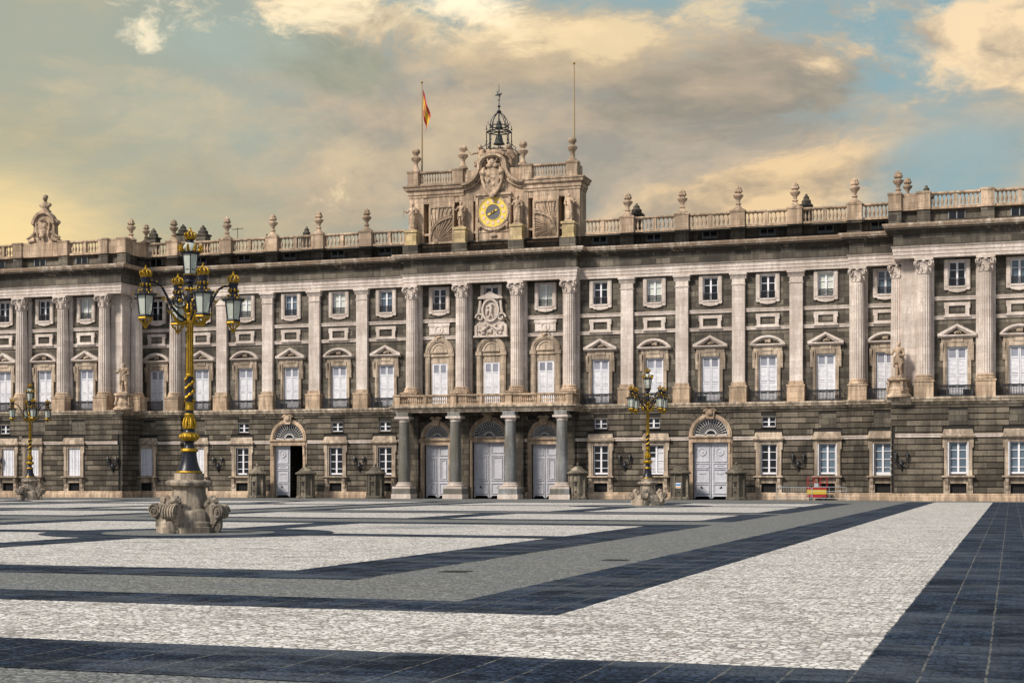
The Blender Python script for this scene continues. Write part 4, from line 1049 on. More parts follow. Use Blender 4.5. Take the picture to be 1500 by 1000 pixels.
# clock panel, dial, garland
CZ = 25.3
p = MB(); p.box(CX-1.6, CX-1.42, AY-.1, AY, 22.7, 26.8); p.box(CX+1.42, CX+1.6, AY-.1, AY, 22.7, 26.8); p.box(CX-1.42, CX+1.42, AY-.1, AY, 26.62, 26.8)
p.box(CX-1.7, CX+1.7, AY-.25, AY, 26.8, 27.0); p.box(CX-1.42, CX+1.42, AY-.06, AY, 23.55, 23.65)
n = 40; ring = [(CX+1.38*math.cos(t), AY-.1, CZ+1.38*math.sin(t)) for t in [2*PI*k/n for k in range(n+1)]]; p.tube(ring, .11, 6)
cpn = p.build('clock_panel', 'warm', PAL, 40)
clk = empty('clock', (CX, AY-.12, CZ), 0, PAL)
def circ(r, n=48): return [(r*math.cos(2*PI*k/n), r*math.sin(2*PI*k/n)) for k in range(n+1)]
p = MB(); p.prism(circ(1.3)[:-1], -.04, .1); p.k = 1; p.prism(circ(.68)[:-1], -.052, -.041)
p.k = 2
for k in range(12):
    a = 2*PI*k/12; c, s = math.cos(a), math.sin(a)
    p.prism([(u*c-v*s, u*s+v*c) for u, v in [(.99+.17*math.cos(t), .155*math.sin(t)) for t in [2*PI*i/10 for i in range(10)]]], -.07, -.041)
p.k = 0
p.strip(circ(1.30), circ(1.24), -.075, -.041); p.strip(circ(.74), circ(.69), -.075, -.041)
for k in range(24):
    a = 2*PI*(k+.5)/24; p.ball((1.0*math.cos(a), -.05, 1.0*math.sin(a)), (.045, .03, .045), 6, 4)
p.build('dial', ['clockgold', 'dial', 'plaque'], clk, 30)
def hand(ang, L, w):
    p = MB(); c, s = math.cos(ang), math.sin(ang)
    p.prism([(u*c-v*s, u*s+v*c) for u, v in [(-.2, -.05), (0, -w), (L*.5, -w*.8), (L*.62, -w*1.7), (L*.75, -w), (L, 0), (L*.75, w), (L*.62, w*1.7), (L*.5, w*.8), (0, w), (-.2, .05)]], -.12, -.09)
    p.ball((0, -.11, 0), (.1, .05, .1), 8, 5); p.build('clock_hand', 'clockgold', clk, 0)
hand(R(208), .62, .07); hand(R(28), .5, .06)
p = MB()
for s in (-1, 1):
    for k in range(7):
        t = k/6; p.ball((CX+s*(.15+1.15*t), AY-.14, 23.75+.55*t*t), (.15, .13, .14), 7, 5)
    p.ball((CX+s*1.3, AY-.14, 24.1), (.14, .13, .3), 7, 5)
p.ball((CX, AY-.14, 23.3), (.35, .1, .2), 8, 5)
p.sculpt('garland', 'warm', cpn, .035, .05, .1)
# zodiac sun-ray panels
def ray_panel(x0, x1, sx, sz, mir):
    p = MB(); z0, z1 = 22.75, 26.15; t = .18
    p.box(x0, x0+t, AY-.12, AY, z0, z1); p.box(x1-t, x1, AY-.12, AY, z0, z1); p.box(x0+t, x1-t, AY-.12, AY, z1-t, z1); p.box(x0+t, x1-t, AY-.12, AY, z0, z0+t)
    a0, a1, b0, b1 = x0+t, x1-t, z0+t, z1-t; n = 46
    for k in range(n):
        a = 2*PI*k/n; c, s = math.cos(a), math.sin(a); k0 = 9
        if abs(c) > 1e-4: k0 = min(k0, ((a1 if c > 0 else a0)-sx)/c)
        if abs(s) > 1e-4: k0 = min(k0, ((b1 if s > 0 else b0)-sz)/s)
        if k0 < .3: continue
        L = k0*.985; q = .022+.018*(k % 2)
        p.prism([(sx+.2*c-.02*s, sz+.2*s+.02*c), (sx+.2*c+.02*s, sz+.2*s-.02*c), (sx+L*c+q*L*.5*s, sz+L*s-q*L*.5*c), (sx+L*c-q*L*.5*s, sz+L*s+q*L*.5*c)], AY-.07-.03*(k % 3), AY)
    p.ball((sx, AY-.08, sz), (.26, .14, .26), 10, 6)
    m = -1 if mir else 1; xa = a0 if m > 0 else a1; W = a1-a0
    o = [(xa+m*W*i/10, 23.5+1.75*(1-(1-i/10)**2)**.5*1.) for i in range(11)]; i_ = [(x, zz-.28) for x, zz in o]
    p.strip(o, i_, AY-.2, AY); p.strip([(x, zz+.03) for x, zz in o], [(x, zz-.05) for x, zz in o], AY-.24, AY)
    return p.build('sun_ray_panel', 'warm', PAL, 30)
ray_panel(-49.6, -47.2, -48.9, 22.95, False); ray_panel(-39.85, -37.5, -38.05, 23.7, True)
# attic balustrade, urns, piers
for x in (-51.0, -46.75, -40.35, -36.2): pier(x, -.95, .5, 28.0, 29.3)
for a, c in ((-50.45, -47.3), (-39.8, -36.75)): balustrade(a, c, -.95, 28.02, 29.25, sp=.24, w=.085, groups=1)
for a in ((-51.3, -50.95, -.5, 1.1, 28.0, 29.25), (-36.3, -35.9, -.5, 1.1, 28.0, 29.25), (-46.2, -45.0, -1.1, -.5, 28.0, 29.1), (-42.0, -40.85, -1.1, -.5, 28.0, 29.1)):
    MB().box(*a).build('solid_parapet', 'warm', PAL)
def ball_urn():
    p = MB(); p.lathe([(.45, 0), (.42, .15), (.26, .3), (.17, .55), (.17, .8), (.3, .95), (.44, 1.12), (.46, 1.25), (.3, 1.4), (.17, 1.46), (.2, 1.55), (.34, 1.7), (.38, 1.85), (.3, 2.05), (.1, 2.12)], (0, 0, 0), 16)
    return p.build('stone_urn', 'warm', PAL, 50)
bu = ball_urn(); bu.location = (-50.85, -.95, 29.28)
for x in (-46.35, -40.75, -36.25): copy_tree(bu, (x, -.95, 29.28 if x < -37 else 29.3))
# bell cage
bc = empty('bell_cage', (CX, .6, 31.0), 0, PAL)
p = MB(); w = 1.12
for k in range(8):
    a = 2*PI*k/8+PI/8; c, s = math.cos(a), math.sin(a)
    p.tube([(w*c, w*s, 0), (w*c, w*s, 1.75)], .042, 6); p.ball((w*c, w*s, 1.95), .09, 6, 4); p.ball((w*c, w*s, .9), .09, 6, 4); p.tube([(w*c, w*s, 1.9), (w*c, w*s, 2.3)], .03, 4)
    p.tube([(w*c*f, w*s*f, z) for f, z in ((1, 1.7), (.75, 1.85), (.72, 2.3), (.66, 2.75), (.45, 3.15), (.2, 3.4), (.04, 3.45))], .035, 5)
    p.tube([(w*c*f, w*s*f, z) for f, z in ((1, .0), (1.3, .1), (1.35, .35), (1.12, .5), (1.0, .75))], .035, 5)
    p.tube([(w*c*.72, w*s*.72, 2.3), (w*c*.9, w*s*.9, 2.45), (w*c*.86, w*s*.86, 2.65)], .025, 4)
for z, r in ((.05, w), (1.72, w), (2.25, .8)):
    p.tube([(r*math.cos(2*PI*k/8+PI/8), r*math.sin(2*PI*k/8+PI/8), z) for k in range(9)], .05, 6)
for k in range(4):
    a = PI*k/4+PI/8; p.tube([(w*math.cos(a), w*math.sin(a), 1.72), (-w*math.cos(a), -w*math.sin(a), 1.72)], .035, 5)
p.tube([(-.6, -.4, .15), (-.3, -.4, .3), (-.1, -.4, .1), (.1, -.4, .1), (.3, -.4, .3), (.6, -.4, .15)], .04, 5)
p.lathe([(.1, 3.4), (.22, 3.5), (.2, 3.6), (.06, 3.68), (.05, 3.9), (.16, 4.0), (.05, 4.1), (.03, 4.5), (.1, 4.58), (.03, 4.66), (.02, 6.0)], (0, 0, 0), 8)
p.build('cage_frame', 'iron', bc, 40)
def bell(z, s):
    p = MB(); p.lathe([(.42, 0), (.40, .05), (.30, .2), (.24, .5), (.2, .7), (.12, .78), (.05, .8)], (0, 0, 0), 16); p.tube([(0, 0, .78), (0, 0, 1.0)], .05, 6); p.ball((0, 0, -.02), .08, 6, 4)
    o = p.build('bell', 'lead', bc, 40); o.location = (0, 0, z); o.scale = (s*1.1, s*1.1, s); return o
bell(.62, 1.15); bell(2.05, .85)
p = MB(); p.tube([(-.35, 0, .05), (-.1, 0, .12), (.1, 0, .1), (.3, 0, .25)], [.03, .1, .1, .02], 6); p.tube([(-.1, 0, .1), (-.2, 0, .35), (-.02, 0, .5)], [.07, .05, .02], 5); p.tube([(.05, 0, .1), (.1, 0, -.18)], .04, 5)
o = p.build('weather_vane', 'lead', bc, 40); o.location = (0, 0, 4.95)
# crest with bust on the left wing parapet
cr = empty('parapet_crest', (-87.5, YBW, 24.22), 0, PAL)
p = MB()
p.prism([(-1.75, 0), (1.75, 0), (1.7, .2), (1.2, .5), (1.15, 1.6), (1.5, 1.95), (1.35, 2.15), (.9, 2.3), (.5, 2.75), (0, 2.85), (-.5, 2.75), (-.9, 2.3), (-1.35, 2.15), (-1.5, 1.95), (-1.15, 1.6), (-1.2, .5), (-1.7, .2)], -.25, .35)
p.strip(arc(0, 1.75, 1.25, 0, 180, 16), arc(0, 1.75, 1.0, 0, 180, 16), -.5, .2); p.box(-.45, .45, -.3, .3, 2.8, 3.1); p.box(-.3, .3, -.25, .25, 3.1, 3.3)
p.build('crest_slab', 'warm', cr, 30)
p = MB(); p.ball((0, -.4, 1.35), (.55, .3, .75), 10, 8)
for s in (-1, 1):
    p.tube([(s*.9, -.35, .3), (s*1.6, -.35, .15), (s*1.85, -.3, .4), (s*1.4, -.35, .6), (s*.9, -.4, 1.0)], [.2, .16, .12, .16, .16], 8)
    p.tube([(s*.75, -.4, 1.9), (s*.7, -.42, 1.2), (s*.5, -.42, .5)], .12, 6); p.ball((s*.3, -.6, 1.5), (.16, .12, .22), 8, 5)
p.ball((0, -.6, .6), (.3, .2, .25), 8, 5); p.ball((0, -.6, 2.1), (.3, .2, .2), 8, 5)
p.sculpt('shield', 'warm', cr, .05, .06, .2)
p = MB(); p.ball((0, 0, 3.55), (.5, .3, .36), 10, 6); p.cap((0, 0, 3.6), (0, 0, 4.0), .2, .15); p.ball((0, -.05, 4.25), (.24, .26, .3), 10, 8); p.ball((0, -.3, 4.22), (.05, .08, .07), 6, 4); p.ball((0, .03, 4.42), (.26, .27, .2), 10, 6); p.ball((-.45, 0, 3.62), (.22, .22, .2), 8, 6); p.ball((.45, 0, 3.62), (.22, .22, .2), 8, 6)
p.sculpt('bust', 'warm', cr, .04, .03, .15)
# roof and chimneys behind the parapet
b = MB()
b.add([(XE0, -2, 22.6), (XE1, -2, 22.6), (XE1, 14, 23.9), (XE0, 14, 23.9), (XE0, 30, 22.6), (XE1, 30, 22.6)], [(0, 1, 2, 3), (3, 2, 5, 4)])
b.add([(-52, .2, 22.9), (-50.4, .2, 22.9), (-50.4, 8, 22.9)], [(0, 1, 2)])
b.build('roof', 'slate', PAL, 0)
b = MB(); b.box(XE0, XE1, 30, 31, 0, 22.6); b.box(XE0, XE0+.5, -2.8, 30, 0, 22.6); b.box(XE1-.5, XE1, -2.8, 30, 0, 22.6); b.build('rear_wall', 'granite', PAL, 0)
def chimney(x, z1, w=.5, round_=True, y=3.0):
    p = MB(); p.box(x-w, x+w, y-w, y+w, 22.8, z1-.9); p.box(x-w-.1, x+w+.1, y-w-.1, y+w+.1, z1-.95, z1-.8); p.lathe([(w*.9, z1-.8), (w*.95, z1-.5), (w*.55, z1-.3), (w*.6, z1-.18), (w*.3, z1-.05), (.08, z1+.1)], (x, y, 0), 10)
    return p.build('chimney', 'granite', PAL, 40)
chimney(-80.2, 26.3, .48); chimney(-76.9, 26.5, .52); chimney(-74.7, 26.3, .52); chimney(-63.6, 25.6, .4); chimney(-67.8, 25.1, .3); chimney(-31.0, 25.6, .5, y=1.0); chimney(-16.4, 25.6, .42, y=1.2); chimney(-6.6, 25.6, .42, y=0.5); chimney(-57.0, 24.9, .4)
p = MB()
for x, y, z in ((-71.5, 4, 26.2),):
    p.tube([(x, y, 23), (x, y, z)], .03, 5); p.tube([(x-.6, y, z-.2), (x+.6, y, z-.1)], .02, 4)
    for k in range(5): p.tube([(x-.5+k*.25, y-.3, z-.18), (x-.5+k*.25, y+.3, z-.18)], .015, 4)
p.build('roof_aerial', 'iron', PAL, 0)

# ------------------------------------------------------------------ flagpoles and flag
def flagpole(x, y, z0, z1, label):
    e = tag(empty('flagpole', (x, y, z0)), label, 'flagpole', 'flagpoles on the clock storey')
    p = MB(); h = z1-z0; p.lathe([(.09, 0), (.085, h*.4), (.045, h)], (0, 0, 0), 8); p.build('pole', 'flagpole', e)
    p = MB(); p.ball((0, 0, h+.08), (.11, .11, .1), 8, 6); p.build('finial', 'gold', e); return e
M['flagpole'] = plain('varnished_pole', (.34, .25, .14), .5)
flagpole(-50.66, 0, 28.0, 37.5, 'tall thin pole on the left end of the clock storey, carrying the flag'); flagpole(-36.36, 0, 28.0, 38.0, 'tall bare pole on the right end of the clock storey, without a flag')
M['flagred'] = plain('flag_red', (.36, .015, .018), .7); M['flagyel'] = plain('flag_yellow', (.58, .36, .02), .7); M['flagarms'] = plain('flag_arms', (.28, .07, .05), .7, var=.6, nscale=9)
def make_flag():
    p = MB(); nu, nv = 20, 16; vs = []
    for i in range(nu+1):
        u = i/nu
        for j in range(nv+1):
            v = j/nv      # v: 0 top of hoist .. 1 bottom
            fold = .22*math.sin(9*u+2.*v)*(.25+.75*u)
            x = .06+(.72*u)*(1-.1*v)-.3*u*v; z = -2.3*v-(2.5*u)*(1-.34*v)+.0
            vs.append((x, fold, z))
    fs = [(i*(nv+1)+j, (i+1)*(nv+1)+j, (i+1)*(nv+1)+j+1, i*(nv+1)+j+1) for i in range(nu) for j in range(nv)]
    for idx, f in enumerate(fs):
        i, j = divmod(idx, nv); p.k = 0 if (j < 4 or j >= 12) else (2 if (5 <= i <= 9 and 5 <= j <= 10 and not (i in (5, 9) and j in (5, 10))) else 1)
        p.mi.append(p.k); p.f.append(f)
    p.v = vs
    o = p.build('flag', ['flagred', 'flagyel', 'flagarms'], None, 60); o.location = (-50.62, 0, 37.0); return o
tag(make_flag(), 'red and yellow banded flag with a crest hanging limp from its pole', 'flag')

# ------------------------------------------------------------------ statues
def figure(seed, arm, staff=False, gown=True):
    """draped standing figure, 1.0 = total height, facing -Y"""
    rnd = random.Random(seed); p = MB(); s = 1 if arm == 'r' else -1
    p.ball((0, -.005, .93), (.052, .06, .07), 12, 8); p.ball((0, -.062, .925), (.012, .02, .018), 6, 4); p.ball((0, .012, .955), (.06, .062, .05), 10, 6); p.ball((0, -.04, .885), (.03, .025, .025), 8, 5)
    p.cap((0, 0, .8), (0, 0, .9), .04, .035)
    p.ball((0, 0, .755), (.115, .075, .10), 12, 8); p.ball((0, .0, .63), (.09, .07, .12), 12, 8); p.ball((s*.012, 0, .53), (.105, .08, .09), 12, 8)
    # legs, one bent forward
    p.cap((s*.05, 0, .52), (s*.055, -.01, .28), .068, .05); p.cap((s*.055, -.01, .28), (s*.06, .01, .05), .048, .032); p.cap((-s*.05, 0, .52), (-s*.075, -.06, .28), .068, .052); p.cap((-s*.075, -.06, .28), (-s*.085, -.01, .05), .048, .032)
    for w in (1, -1): p.ball((w*s*.065, -.04, .025), (.032, .06, .025), 8, 5)
    if gown:
        for k in range(15):
            a = 2*PI*k/15+rnd.uniform(-.1, .1); c, q = math.cos(a), math.sin(a)
            p.cap((.085*c, .06*q, .58), ((.12+rnd.uniform(-.02, .02))*c, (.10)*q, rnd.uniform(.03, .12)), .026, .03, 6)
        p.lathe([(.115, .04), (.10, .3), (.095, .55)], (0, 0, 0), 14, sy=.8)
    else:
        for k in range(12):
            a = 2*PI*k/12; c, q = math.cos(a), math.sin(a); p.cap((.09*c, .065*q, .58), (.125*c, .095*q, .40+rnd.uniform(-.03, .03)), .03, .026, 6)
    # cloak behind and across
    for k in range(7): x = -.12+.04*k; p.cap((x*.8, .06, .8), (x*1.1+rnd.uniform(-.02, .02), .085, .08+rnd.uniform(0, .08)), .03, .03, 6)
    p.cap((-s*.11, -.03, .80), (s*.09, -.075, .55), .03, .035, 6); p.cap((s*.09, -.075, .55), (s*.12, -.05, .3), .035, .025, 6)
    # arms
    sh = (s*.125, 0, .80); el = (s*.20, -.02, .66); ha = (s*.30, -.12, .70)
    p.cap(sh, el, .042, .035); p.cap(el, ha, .034, .024); p.ball(ha, (.026, .03, .022), 8, 5)
    for k in range(4): p.cap(ha, (ha[0]+s*.035, ha[1]-.03, ha[2]+.012-.009*k), .01, .008, 5)
    sh = (-s*.125, 0, .80); el = (-s*.165, .0, .63); ha = (-s*.08, -.11, .60)
    p.cap(sh, el, .042, .036); p.cap(el, ha, .035, .026); p.ball(ha, (.028, .028, .024), 8, 5)
    if staff: p.cap((s*.30, -.13, .45), (s*.31, -.13, .95), .012, .012, 6)
    p.box(-.15, .15, -.12, .12, -.03, .025)
    return p
def statue(x, y, z, h, ped, seed, arm, label, staff=False, gown=True, rz=0, kind='square'):
    e = tag(empty('statue', (x, y, z), rz), label, 'statue', 'stone statues on the palace')
    q = MB()
    if kind == 'square':
        q.box(-.52, .52, -.42, .42, 0, ped-.2); q.box(-.6, .6, -.5, .5, 0, .12); q.box(-.62, .62, -.52, .52, ped-.2, ped)
        q.build('pedestal', 'yellow_tint', e)
    else:
        q.lathe([(1.0, 0), (1.0, .16), (.85, .25), (.78, .5), (.82, .62), (.70, .8), (.64, 1.1), (.72, 1.25), (.9, 1.34), (.9, ped-.02), (.6, ped)], (0, 0, 0), 24, rot=PI/8)
        for k in range(4):
            a = PI/2*k+PI/4; q.tube([(.72*math.cos(a), .72*math.sin(a), .3), (.92*math.cos(a), .92*math.sin(a), .5), (.82*math.cos(a), .82*math.sin(a), .9), (.8*math.cos(a), .8*math.sin(a), 1.2)], [.1, .13, .1, .12], 6)
        q.build('pedestal', 'warm', e, 40)
    m = figure(seed, arm, staff, gown); m.v = [(a*h, b_*h, c*h) for a, b_, c in m.v]
    o = m.sculpt('figure', 'warm', e, .028 if h < 2.6 else .032, .02, .1); o.location = (0, 0, ped+.03*h); return e
SY = -1.45
statue(-51.0, SY, 22.6, 2.4, 1.35, 1, 'l', 'stone statue with an arm stretched out, left end of the clock storey', True)
statue(-46.35, SY, 22.6, 2.25, 1.4, 2, 'l', 'pale stone statue just left of the clock', False, False)
statue(-41.1, SY, 22.6, 2.5, 1.4, 3, 'l', 'bulky robed stone statue just right of the clock')
statue(-36.4, SY, 22.6, 2.4, 1.4, 5, 'r', 'robed stone statue at the right end of the clock storey', False)
statue(-78.75, YWG-.15, 8.18, 2.75, 1.55, 8, 'l', 'stone statue on a round pedestal against the corner of the left wing', False, False, R(20), 'round')
statue(-8.45, YWG-.1, 8.18, 2.8, 1.5, 9, 'l', 'stone statue on a round pedestal against the corner of the right wing', False, False, R(-25), 'round')

# ------------------------------------------------------------------ street lamps
def lantern_parts(parent, loc, top=False):
    e = empty('lantern', loc, 0, parent)
    n = 6
    if not top: zt, zb, rt, rb = -.42, -1.03, .29, .215
    else: zt, zb, rt, rb = .92, .28, .275, .21
    p = MB()
    for k in range(n):
        a = 2*PI*k/n; c, s = math.cos(a), math.sin(a)
        p.tube([(rb*c, rb*s, zb), (rt*c, rt*s, zt)], .017, 5)
    p.lathe([(rb+.03, zb-.05), (rb+.045, zb-.02), (rb+.02, zb+.02), (.05, zb+.03)], (0, 0, 0), n)
    if not top:
        p.lathe([(rt+.07, zt), (rt+.11, zt+.02), (rt+.11, zt+.05), (rt+.02, zt+.10), (.2, zt+.15), (.15, zt+.22), (.12, zt+.26)], (0, 0, 0), n)
        p.lathe([(.13, -.18), (.15, -.05), (.13, .05), (.16, .12), (.16, .16)], (0, 0, 0), 12)
    else:
        p.lathe([(rt+.05, zt), (rt+.08, zt+.05), (rt+.02, zt+.09)], (0, 0, 0), n)
        p.lathe([(.16, zt+.34), (.12, zt+.39), (.10, zt+.44), (.13, zt+.49)], (0, 0, 0), 12)
        p.lathe([(.10, 0), (.2, .05), (.16, .12), (.22, .2), (rb+.03, .25)], (0, 0, 0), 12)
    p.build('frame', 'black', e, 40)
    g = MB(); g.lathe([(rb-.012, zb+.03), (rt-.012, zt)], (0, 0, 0), n, cap=False)
    if top: g.lathe([(.25, zt+.08), (.255, zt+.17), (.21, zt+.28), (.15, zt+.36)], (0, 0, 0), 16)
    g.build('glass', 'milk', e, 25)
    q = MB(); zc = .14 if not top else zt+.46
    q.lathe([(.15, zc), (.19, zc+.03), (.16, zc+.06), (.17, zc+.09)], (0, 0, 0), 14)
    for k in range(8):
        a = 2*PI*k/8; c, s = math.cos(a), math.sin(a)
        q.tube([(.165*c, .165*s, zc+.07), (.215*c, .215*s, zc+.17), (.15*c, .15*s, zc+.26), (.02*c, .02*s, zc+.29)], [.035, .03, .028, .02], 5); q.ball((.2*c, .2*s, zc+.19), .04, 6, 4)
    q.ball((0, 0, zc+.32), .055, 6, 5); q.box(-.012, .012, -.03, .03, zc+.34, zc+.44); q.box(-.035, .035, -.012, .012, zc+.385, zc+.41)
    q.v = [(a*.88, b_*.88, (c_-zc)*.92+zc) for a, b_, c_ in q.v]; q.build('crown', 'gold', e, 40)
    q = MB()
    if not top:
        for k in range(8):
            a = 2*PI*k/8; c, s = math.cos(a), math.sin(a)
            q.tube([(.11*c, .11*s, -.02), (.165*c, .165*s, -.08), (.15*c, .15*s, -.15)], [.03, .035, .015], 5)
            q.tube([((rt+.04)*c, (rt+.04)*s, zt+.07), ((rt+.1)*c, (rt+.1)*s, zt+.09), ((rt+.16)*c, (rt+.16)*s, zt+.04)], [.012, .022, .008], 5)
            q.ball((.2*c, .2*s, zt+.17), (.03, .03, .04), 6, 4)
        q.lathe([(rb+.05, zb-.10), (rb+.02, zb-.05)], (0, 0, 0), n)
        for k in range(6):
            a = 2*PI*k/6; c, s = math.cos(a), math.sin(a)
            q.tube([((rb+.02)*c, (rb+.02)*s, zb-.07), ((rb-.02)*c, (rb-.02)*s, zb-.16), (.10*c, .10*s, zb-.22), (.06*c, .06*s, zb-.32), (.0, 0, zb-.38)], [.025, .03, .03, .03, .02], 5)
        q.ball((0, 0, zb-.37), .045, 6, 5)
    else:
        for k in range(10):
            a = 2*PI*k/10; c, s = math.cos(a), math.sin(a)
            q.tube([(.26*c, .26*s, zt+.06), (.36*c, .36*s, zt+.15), (.38*c, .38*s, zt+.25), (.33*c, .33*s, zt+.3)], [.05, .05, .045, .02], 5)
            q.ball((.33*c, .33*s, zt+.12), (.06, .06, .05), 6, 4)
        q.lathe([(rb+.05, zb-.03), (rb+.06, zb+.0)], (0, 0, 0), n)
    q.build('gilt_leaves', 'gold', e, 40)
    return e
def make_lamp():
    e = empty('street_lamp', (LX, LY, 0))
    B0 = R(-1)
    # pedestal
    p = MB(); p.lathe([(1.02, 0), (1.02, .2), (.95, .22), (.95, .34), (.86, .40), (.84, .62), (.78, .70), (.62, .78)], (0, 0, 0), 8, rot=PI/8+B0)
    p.lathe([(.62, .7), (.57, .85), (.52, 1.44), (.56, 1.48)], (0, 0, 0), 8, rot=PI/8+B0)
    p.lathe([(.58, 1.46), (.66, 1.49), (.72, 1.52), (.745, 1.60), (.72, 1.65), (.62, 1.69)], (0, 0, 0), 8, rot=PI/8+B0)
    p.lathe([(.47, 1.67), (.47, 1.9)], (0, 0, 0), 24)
    ped = p.build('pedestal', 'lampstone', e, 30)
    for k in range(4):
        a = B0+PI/2*k; c, s = math.cos(a), math.sin(a); q = MB()
        def P(r, t, z):
            r = r if r < .7 else .7+(r-.7)*.80
            return (r*c-t*s, r*s+t*c, z)
        w = .17
        side = [(.7, 0), (1.02, 0), (1.05, .2), (1.15, .36), (1.22, .45), (1.36, .62), (1.36, .82), (1.22, .9), (1.0, .86), (.86, .9), (.7, .8)]
        q.add([P(r, -w, z) for r, z in side]+[P(r, w, z) for r, z in side], [tuple(range(11)), tuple(range(21, 10, -1))]+[(i, (i+1) % 11, 11+(i+1) % 11, 11+i) for i in range(11)])
        cyl = [(1.25+.22*math.cos(t), .68+.22*math.sin(t)) for t in [2*PI*i/18 for i in range(18)]]
        q.add([P(r, -w-.05, z) for r, z in cyl]+[P(r, w+.05, z) for r, z in cyl], [tuple(range(18)), tuple(range(35, 17, -1))]+[(i, (i+1) % 18, 18+(i+1) % 18, 18+i) for i in range(18)])
        for sg in (-1, 1):
            sp = [(.23*(1-i/30)+.02, i*.42) for i in range(28)]
            q.tube([P(1.25+r*math.cos(t), sg*(w+.06), .68+r*math.sin(t)) for r, t in sp], .035, 5); q.ball(P(1.25, sg*(w+.06), .68), .06, 6, 5)
        for t in (-.14, -.05, .05, .14): q.tube([P(1.46, t, .55), P(1.49, t, .7), P(1.4, t, .86), P(1.22, t, .92)], .035, 5)
        q.tube([P(1.06, 0, .05), P(1.16, 0, .25), P(1.22, 0, .42)], [.12, .14, .1], 6)
        for z_, r_ in ((.06, 1.04), (.3, 1.1)): q.add([P(r_+dr, t, z_+dz) for dr in (-.3, .04) for t in (-w-.03, w+.03) for dz in (0, .06)], [(0, 1, 3, 2), (4, 6, 7, 5), (0, 4, 5, 1), (2, 3, 7, 6), (0, 2, 6, 4), (1, 5, 7, 3)])
        br = q.build('scroll_bracket', 'lampstone', e, 40); q = MB()
        # lion's head and paws looking out
        q.ball(P(.86, 0, 1.02), (.17, .17, .16), 10, 7); q.ball(P(.97, 0, 1.04), (.13, .13, .12), 10, 7); q.ball(P(1.06, 0, 1.0), (.08, .08, .06), 8, 5); q.cap(P(.72, 0, .9), P(.84, 0, 1.0), .17, .15)
        for t in (-.1, .1): q.ball(P(.9, t, 1.17), (.045, .045, .045), 6, 4); q.cap(P(.85, t, .9), P(1.08, t*1.2, .90), .06, .055, 6)
        for i in range(7): an = PI*i/6; q.ball(P(.84, .17*math.cos(an), 1.0+.15*math.sin(an)), (.06, .06, .06), 6, 4)
        q.ball(P(1.125, 0, 1.03), (.035, .04, .03), 6, 4)
        for t in (-.07, .07): q.ball(P(1.03, t, 1.09), (.04, .03, .03), 6, 4)
        q.sculpt('lion_head', 'lampstone', br, .018, .014, .06)
    # shaft, black and gold alternating
    p = MB()
    def blk(pr, n=20): p.k = 0; p.lathe(pr, (0, 0, 0), n)
    def gld(pr, n=20): p.k = 1; p.lathe(pr, (0, 0, 0), n)
    gld([(.41, 1.9), (.43, 1.93), (.41, 1.97)]); blk([(.39, 1.96), (.34, 2.06), (.27, 2.25), (.235, 2.5), (.23, 2.58)])
    gld([(.25, 2.57), (.28, 2.60), (.28, 2.64), (.24, 2.69)]); blk([(.19, 2.68), (.16, 2.76), (.14, 2.84), (.16, 2.9), (.22, 2.94)])
    gld([(.24, 2.93), (.30, 3.0), (.31, 3.07), (.27, 3.16), (.2, 3.2)])
    p.k = 1
    for k in range(14): a = 2*PI*k/14; p.ball((.285*math.cos(a), .285*math.sin(a), 3.06), (.045, .045, .08), 6, 4)
    blk([(.2, 3.19), (.17, 3.26), (.2, 3.31)]); gld([(.19, 3.30), (.195, 3.36), (.175, 3.5), (.15, 3.72), (.165, 3.76), (.15, 3.8)])
    p.k = 1
    for k in range(8): a = 2*PI*k/8; p.tube([(.19*math.cos(a), .19*math.sin(a), 3.34), (.19*math.cos(a), .19*math.sin(a), 3.5), (.16*math.cos(a), .16*math.sin(a), 3.66)], [.03, .045, .012], 5)
    blk([(.13, 3.79), (.13, 3.9)]); gld([(.145, 3.9), (.15, 3.96), (.135, 4.02), (.14, 4.12), (.15, 4.16)]); blk([(.118, 4.15), (.112, 4.98)], 16)
    p.k = 1
    for k in range(2):
        p.tube([(.122*math.cos(PI*k+t*2*PI*1.25), .122*math.sin(PI*k+t*2*PI*1.25), 4.18+.78*t) for t in [i/26 for i in range(27)]], [.05*(1+.35*math.sin(i*1.9)) for i in range(27)], 6)
    gld([(.128, 4.97), (.135, 5.02), (.12, 5.06)])
    blk([(.098, 5.05), (.088, 6.7)]); p.k = 1
    for k in range(11): a = 2*PI*k/11; p.tube([(.1*math.cos(a), .1*math.sin(a), 5.05), (.088*math.cos(a), .088*math.sin(a), 6.7)], [.021, .018], 5)
    gld([(.11, 6.68), (.13, 6.72), (.115, 6.8), (.12, 6.9), (.14, 6.96), (.12, 7.0)]); blk([(.09, 6.98), (.08, 7.25), (.12, 7.35), (.14, 7.45), (.1, 7.6), (.08, 8.2), (.12, 8.3), (.2, 8.36), (.1, 8.5)])
    p.k = 1
    for k in range(8): a = 2*PI*k/8; p.tube([(.1*math.cos(a), .1*math.sin(a), 6.98), (.19*math.cos(a), .19*math.sin(a), 7.12), (.15*math.cos(a), .15*math.sin(a), 7.28)], [.03, .045, .02], 5); p.ball((.14*math.cos(a), .14*math.sin(a), 7.75), .05, 6, 4)
    p.build('pole', ['black', 'gold'], e, 40)
    A0 = R(46)
